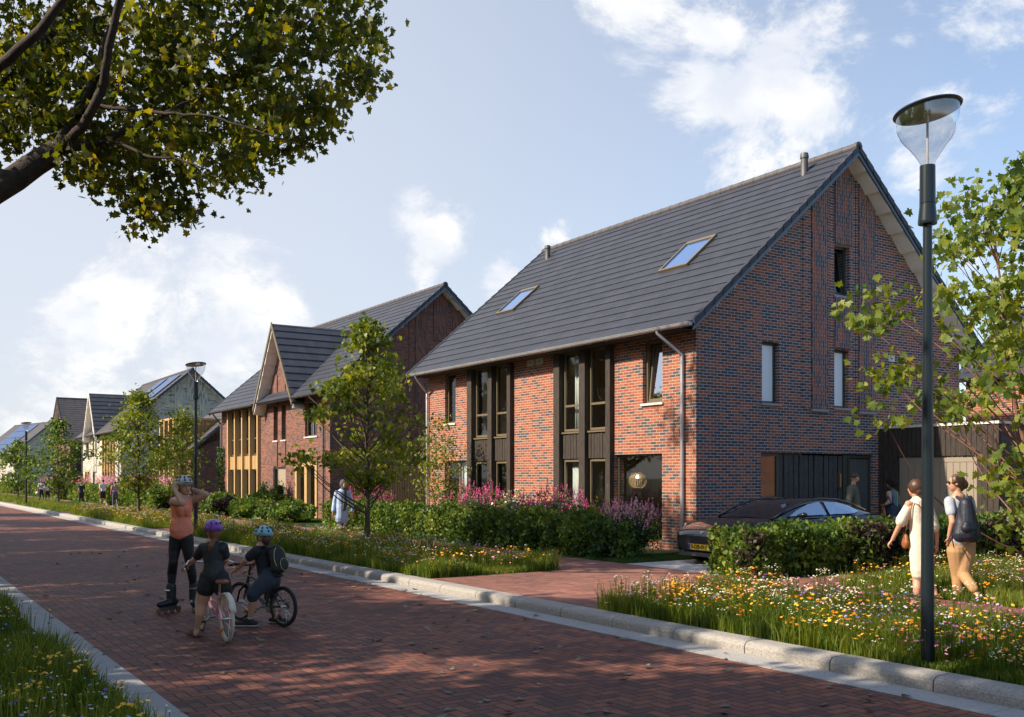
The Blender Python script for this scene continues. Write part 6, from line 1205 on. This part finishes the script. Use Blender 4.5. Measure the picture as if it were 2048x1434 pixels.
t = MB(); t.cap2(J(1783,1016,-.05), J(1791,1016,.05), .13,.13); f.limb(t, [J(1783,1024,-.07), J(1782,1056,-.05), J(1781,1088,-.05)], [.115,.08,.06]); f.limb(t, [J(1791,1024,.07), J(1792,1056,.08), J(1792,1088,.1)], [.115,.08,.06]); f.part(t, 'jeans', col('blue_jeans', (.018,.035,.07)))
t = MB(); t.ball(pt(0,-.05,.045), (.145,.135,.135), 14, M=f.Rm); hh = f.part(t, 'hair', col('curly_hair', (.010,.008,.007), rough=.9, bump=1, nscale=40), .012, 1); ds = hh.modifiers.new('d', 'DISPLACE'); tx = bpy.data.textures.new('curl', 'CLOUDS'); tx.noise_scale = .03; ds.texture = tx; ds.strength = .03
for q in (J(1781,1092,-.05), J(1792,1092,.1)): t = MB(); b = Vector((q.x,q.y,.04)); t.cap2(b-fw*.06, b+fw*.15, .042,.036,10,.8,(0,0,1)); f.part(t, 'shoe', SHOE, .012, 1)
lc = cp(1767,1022,22.45); hb = empty('handbag', lc, 0, 'brown handbag held by the woman with curly hair', 'handbag'); t = MB(); t.cap2((0,0,.0),(0,0,-.10), .075,.10,12,.5,RV); remesh(t, 'bag', leather, hb, .010, 1); t = MB(); t.tube([(-.05,0,.05),(0,0,.16),(.05,0,.05)], .008, 6); t.build('handle', leather, hb)

# ---- small far walkers, built from one pose kit
def walker(label, px, py, top, D, cols, fwd, kind):
    f = Fig(label, D, px, .1, vox=.02); H_ = (py-top)/FPX*D; s = H_/1.75; fw = f.d(*fwd); sd = fw.cross(Vector((0,0,1))); U = Vector((0,0,1)); f.loc
    q = lambda x, y, z: sd*x*s+fw*y*s+U*z*s
    f.head(q(0,0,1.63), fw, .23*s, q(0,0,1.45), face=False)
    f.limb(f.skin, [q(-.19,0,1.42), q(-.25,-.05,1.14), q(-.26,.05,.90)], [.05*s,.04*s,.028*s]); f.limb(f.skin, [q(.19,0,1.42), q(.25,.05,1.14), q(.24,.12,.90)], [.05*s,.04*s,.028*s]); f.hand(q(-.26,.05,.90), -U, fw, s, .4); f.hand(q(.24,.12,.90), -U, fw, s, .4)
    legs = [[q(-.09,0,.88), q(-.10,.08,.48), q(-.10,.12,.08)], [q(.09,0,.88), q(.10,-.02,.48), q(.11,-.26,.13)]]
    for L_ in legs: f.limb(f.skin, L_, [.07*s,.05*s,.035*s])
    f.skin.cap2(q(-.19,0,1.42), q(.19,0,1.42), .05*s,.05*s); f.skin.cap2(q(0,0,1.36), q(0,0,.88), .12*s,.12*s,12,.7,fw); f.skin.cap2(q(-.09,0,.88), q(.09,0,.88), .08*s,.08*s)
    f.done()
    t = MB(); t.cap2(q(-.13,0,1.40), q(.13,0,1.40), .07*s,.07*s); t.cap2(q(0,0,1.33), q(0,0,.98), .155*s,.15*s,12,.65,fw)
    for sg in (-1,1): t.cap2(q(sg*.19,0,1.42), q(sg*.23,0,1.26), .065*s,.06*s)
    f.part(t, 'shirt', cols[0])
    t = MB(); t.cap2(q(-.07,0,.92), q(.07,0,.92), .12*s,.12*s)
    for L_ in legs: f.limb(t, [L_[0], L_[0].lerp(L_[1], .75)] if kind == 'shorts' else L_, [.10*s,.09*s] if kind == 'shorts' else [.10*s,.07*s,.05*s])
    f.part(t, 'shorts' if kind == 'shorts' else 'trousers', cols[1])
    t = MB(); t.ball(f.pt(0,-.02,.03), (.085*s,.095*s,.095*s), 12); 
    if kind == 'pony': t.cap2(f.pt(0,-.09,.02), f.pt(0,-.10,-.16), .03*s,.025*s)
    f.part(t, 'hair', cols[2])
    for L_ in legs: t = MB(); b = L_[2]-U*.04*s; t.cap2(b-fw*.05*s, b+fw*.14*s, .045*s,.04*s,10,.8,(0,0,1)); f.part(t, 'shoe', cols[3])
    return f
wt = col('white_shirt', (.62,.66,.70)); bk = col('dark_trousers', (.02,.022,.03)); dkb = col('dark_blue_top', (.02,.03,.05)); wsh = col('pale_shoe', (.4,.4,.42))
fwx = (-.55,.83)
w1 = walker('left one of two walkers in white shirts, carrying a white ball', 83, 1004, 961, 65, (wt, bk, M['hairb'], wsh), fwx, 'tr')
walker('right one of two walkers in white shirts, without a ball', 94.5, 1004, 965, 65, (wt, bk, M['hairk'], SHOE), fwx, 'tr')
walker('walker in dark clothes with a blond ponytail', 163, 1013, 963, 54.5, (dkb, bk, M['hairl'], wsh), (-.8,.5), 'pony')
walker('walker in a white shirt and black shorts', 206, 1014, 960, 54.2, (wt, bk, M['hairk'], wsh), (-.8,.5), 'shorts')
walker('walker in a red striped shirt and grey trousers', 230, 1014, 963, 54.0, (band('red_striped_shirt', 0, [(0,(.30,.03,.06)),(.5,(.60,.55,.55))], axis=2, scale=9), col('grey_purple_trousers', (.10,.10,.15)), M['hairk'], wsh), (-.55,.8), 'tr')
t = MB(); t.ball((0,0,0), .11, 16); t.build('ball', wt, None, smooth=True, loc=cp(74.5, 986, 65), label='white ball carried by the left white-shirted walker', cat='ball')

# ================================================================ parked car (nose towards the street, local +x = forwards)
def car():
    K = .945
    Lc, Wd, Hc = 4.35, .93, 1.28
    nose = Vector((12.62, 12.98, .105)); ang = math.pi + math.radians(-2); c = empty('parked_car', nose, ang, 'black electric sedan with a yellow number plate parked beside the brick gable', 'car')
    # local x: 0 at the nose, negative to the tail
    def sect(x, w, zl, zb, zt, wt_, shoulder=.05): return [(x,0,zl),(x,w*.86,zl),(x,w*.97,zl+.10),(x,w,zl+(zb-zl)*.45),(x,w*.985,zb-.06),(x,w*.93,zb),(x,wt_,zt-(zt-zb)*.25),(x,wt_*.55,zt-.004),(x,0,zt)]
    st = [(0.00,.50,.30,.52,.545,.30),(-.05,.70,.20,.60,.645,.42),(-.16,.82,.16,.67,.715,.52),(-.38,.90,.15,.73,.79,.62),(-.75,.925,.15,.79,.86,.66),(-1.15,.93,.15,.84,.91,.68),(-1.45,.93,.15,.86,.93,.70),(-2.2,.93,.15,.88,.92,.72),(-3.0,.93,.15,.90,.93,.72),(-3.5,.92,.16,.92,.96,.66),(-3.95,.88,.20,.92,.97,.60),(-4.22,.80,.28,.86,.92,.5),(-4.35,.66,.36,.72,.76,.4)]
    vs = []; fs = []; np_ = 9
    for s_ in st:
        x, w, zl, zb, zt, wt_ = s_; h = sect(x, w, zl, zb, zt, wt_); ring = h + [(a, -b, q) for a, b, q in h[-2:0:-1]]; vs += ring
    n = 2*np_-2
    for i in range(len(st)-1):
        for k in range(n): fs.append((i*n+k, i*n+(k+1) % n, (i+1)*n+(k+1) % n, (i+1)*n+k))
    fs.append(tuple(range(n))); fs.append(tuple((len(st)-1)*n+k for k in range(n))[::-1])
    mb = MB(); mb.add(vs, fs); b = mb.build('body', M['paint'], c, smooth=True); fixnormals(b); ss = b.modifiers.new('sub', 'SUBSURF'); ss.levels = 2; ss.render_levels = 2
    # greenhouse
    gs = [(-1.10,.72,.90,.66,.905),(-1.55,.76,.91,.62,1.12),(-2.0,.78,.92,.59,1.25),(-2.45,.78,.93,.58,1.285),(-2.9,.78,.93,.57,1.265),(-3.35,.74,.95,.53,1.17),(-3.8,.66,.96,.50,1.02),(-4.0,.6,.96,.48,.965)]
    vs = []; fs = []
    for x, wb_, zb, wt_, zt in gs:
        h = [(x,wb_,zb-.04),(x,(wb_+wt_)/2+.02,(zb+zt)/2),(x,wt_,zt-.03),(x,wt_*.6,zt),(x,0,zt+.008)]; vs += h+[(a,-q,r) for a, q, r in h[-2::-1]]
    n = 9
    for i in range(len(gs)-1):
        for k in range(n-1): fs.append((i*n+k, i*n+k+1, (i+1)*n+k+1, (i+1)*n+k))
    mb = MB(); mb.add(vs, fs); g = mb.build('windscreen_and_roof', M['carglass'], c, smooth=True); ss = g.modifiers.new('sub', 'SUBSURF'); ss.levels = 2; ss.render_levels = 2
    for sg in (-1,1):
        pts = [(-1.12,.715,.90),(-1.57,.66,1.09),(-2.0,.625,1.215),(-2.45,.61,1.252),(-2.9,.60,1.232),(-3.35,.565,1.14),(-3.8,.53,1.0)]
        mb = MB(); mb.tube([(x,sg*(y+.015),z+.012) for x,y,z in pts], .024, 8); mb.build('roof_rail', M['paint'], c, smooth=True)
        mb = MB(); w = [(-1.50,.745,.925),(-2.0,.66,1.165),(-2.40,.640,1.212),(-2.42,.80,.955)]
        f1 = [(-1.42,.80,.94),(-1.72,.725,1.06),(-2.05,.668,1.16),(-2.38,.642,1.205),(-2.42,.80,.955)]; f2 = [(-2.50,.80,.955),(-2.50,.640,1.205),(-2.85,.635,1.19),(-3.2,.635,1.12),(-3.45,.70,1.0),(-3.2,.78,.965)]
        for q in (f1, f2):
            m_ = MB(); m_.prism([(x,sg*(y+.008),z) for x,y,z in q], (0,-sg*.006,0)); o = m_.build('side_window', M['glassr'], c); fixnormals(o)
        m_ = MB(); m_.cap2((-1.55,sg*.93,.95),(-1.52,sg*1.06,.97), .05,.07,10,.75,(0,0,1)); m_.build('wing_mirror', M['paint'], c, smooth=True)
        m_ = MB(); m_.cap2((-.17,sg*.62,.675),(-.40,sg*.83,.745), .025,.045,10,.6,(0,0,1)); m_.build('headlight', P('headlight_glass', (.35,.36,.37), .1, metal=.5, coat=1), c, smooth=True)
        for x in (-.78,-3.55):
            e = empty('wheel', (0,0,0)); e.parent = c; Mx = Matrix.Rotation(math.pi/2, 3, 'X'); m_ = MB(); m_.lathe([(.20,-.10),(.30,-.115),(.325,-.09),(.325,.09),(.30,.115),(.20,.10)], (x,sg*.80,.325), 32, M=Mx); m_.build('tyre', M['rubber'], e, autos=40)
            m_ = MB(); m_.lathe([(.001,.0),(.205,.0)], (x,sg*.89,.325), 32, M=Mx)
            for k in range(5): a = 2*math.pi*k/5; m_.tube([(x,sg*.90,.325),(x+.2*math.cos(a),sg*.905,.325+.2*math.sin(a))], [.03,.02], 6)
            m_.build('rim', M['zincd'], e)
    m_ = MB(); m_.prism([(.012,-.60,.46),(.012,.60,.46),(.012,.52,.56),(.012,-.52,.56)], (-.06,0,0)); m_.prism([(.022,-.50,.30),(.022,.50,.30),(.016,.60,.46),(.016,-.60,.46)], (-.06,0,0)); o = m_.build('grille', M['black'], c); fixnormals(o)
    m_ = MB(); m_.prism([(.0,-.62,.17),(.0,.62,.17),(.014,.50,.245),(.014,-.50,.245)], (-.05,0,0)); o = m_.build('lower_lip', M['zincd'], c); fixnormals(o)
    m_ = MB(); m_.box(.03,.045,-.26,.26,.30,.41); pl_ = m_.build('number_plate', P('plate_yellow', (.80,.50,.02), .5), c); m_ = MB(); m_.box(.045,.048,-.26,-.215,.302,.408); m_.build('plate_band', P('plate_blue', (.02,.06,.35), .5), pl_)
    tc_ = bpy.data.curves.new('plate_text', 'FONT'); tc_.body = '0-DB-013'; tc_.size = .105; tc_.align_x = 'CENTER'; tc_.align_y = 'CENTER'; tc_.extrude = .001; tc_.offset = .002
    to = bpy.data.objects.new('tmp', tc_); COL.objects.link(to); bpy.context.view_layer.update(); tm = bpy.data.meshes.new_from_object(to.evaluated_get(bpy.context.evaluated_depsgraph_get())); bpy.data.objects.remove(to)
    tm.materials.clear(); tm.materials.append(M['black']); to = link('plate_text', tm, pl_); to.matrix_local = Matrix.Translation((.0485,.02,.355)) @ Matrix.Rotation(math.pi/2, 4, 'Z') @ Matrix.Rotation(math.pi/2, 4, 'X')
    m_ = MB(); m_.prism([(-.07,-.045,.635),(-.07,.045,.635),(-.06,.045,.622),(-.06,-.045,.622)], (.02,0,.012)); m_.prism([(-.06,-.012,.625),(-.06,.012,.625),(-.03,.004,.585),(-.03,-.004,.585)], (.02,0,.012)); o = m_.build('badge', M['steel'], c); fixnormals(o)
    m_ = MB(); m_.box(-.45,-4.1,-.80,.80,.14,.3); m_.build('underbody', M['black'], c); c.scale = (1,1,K)
car()
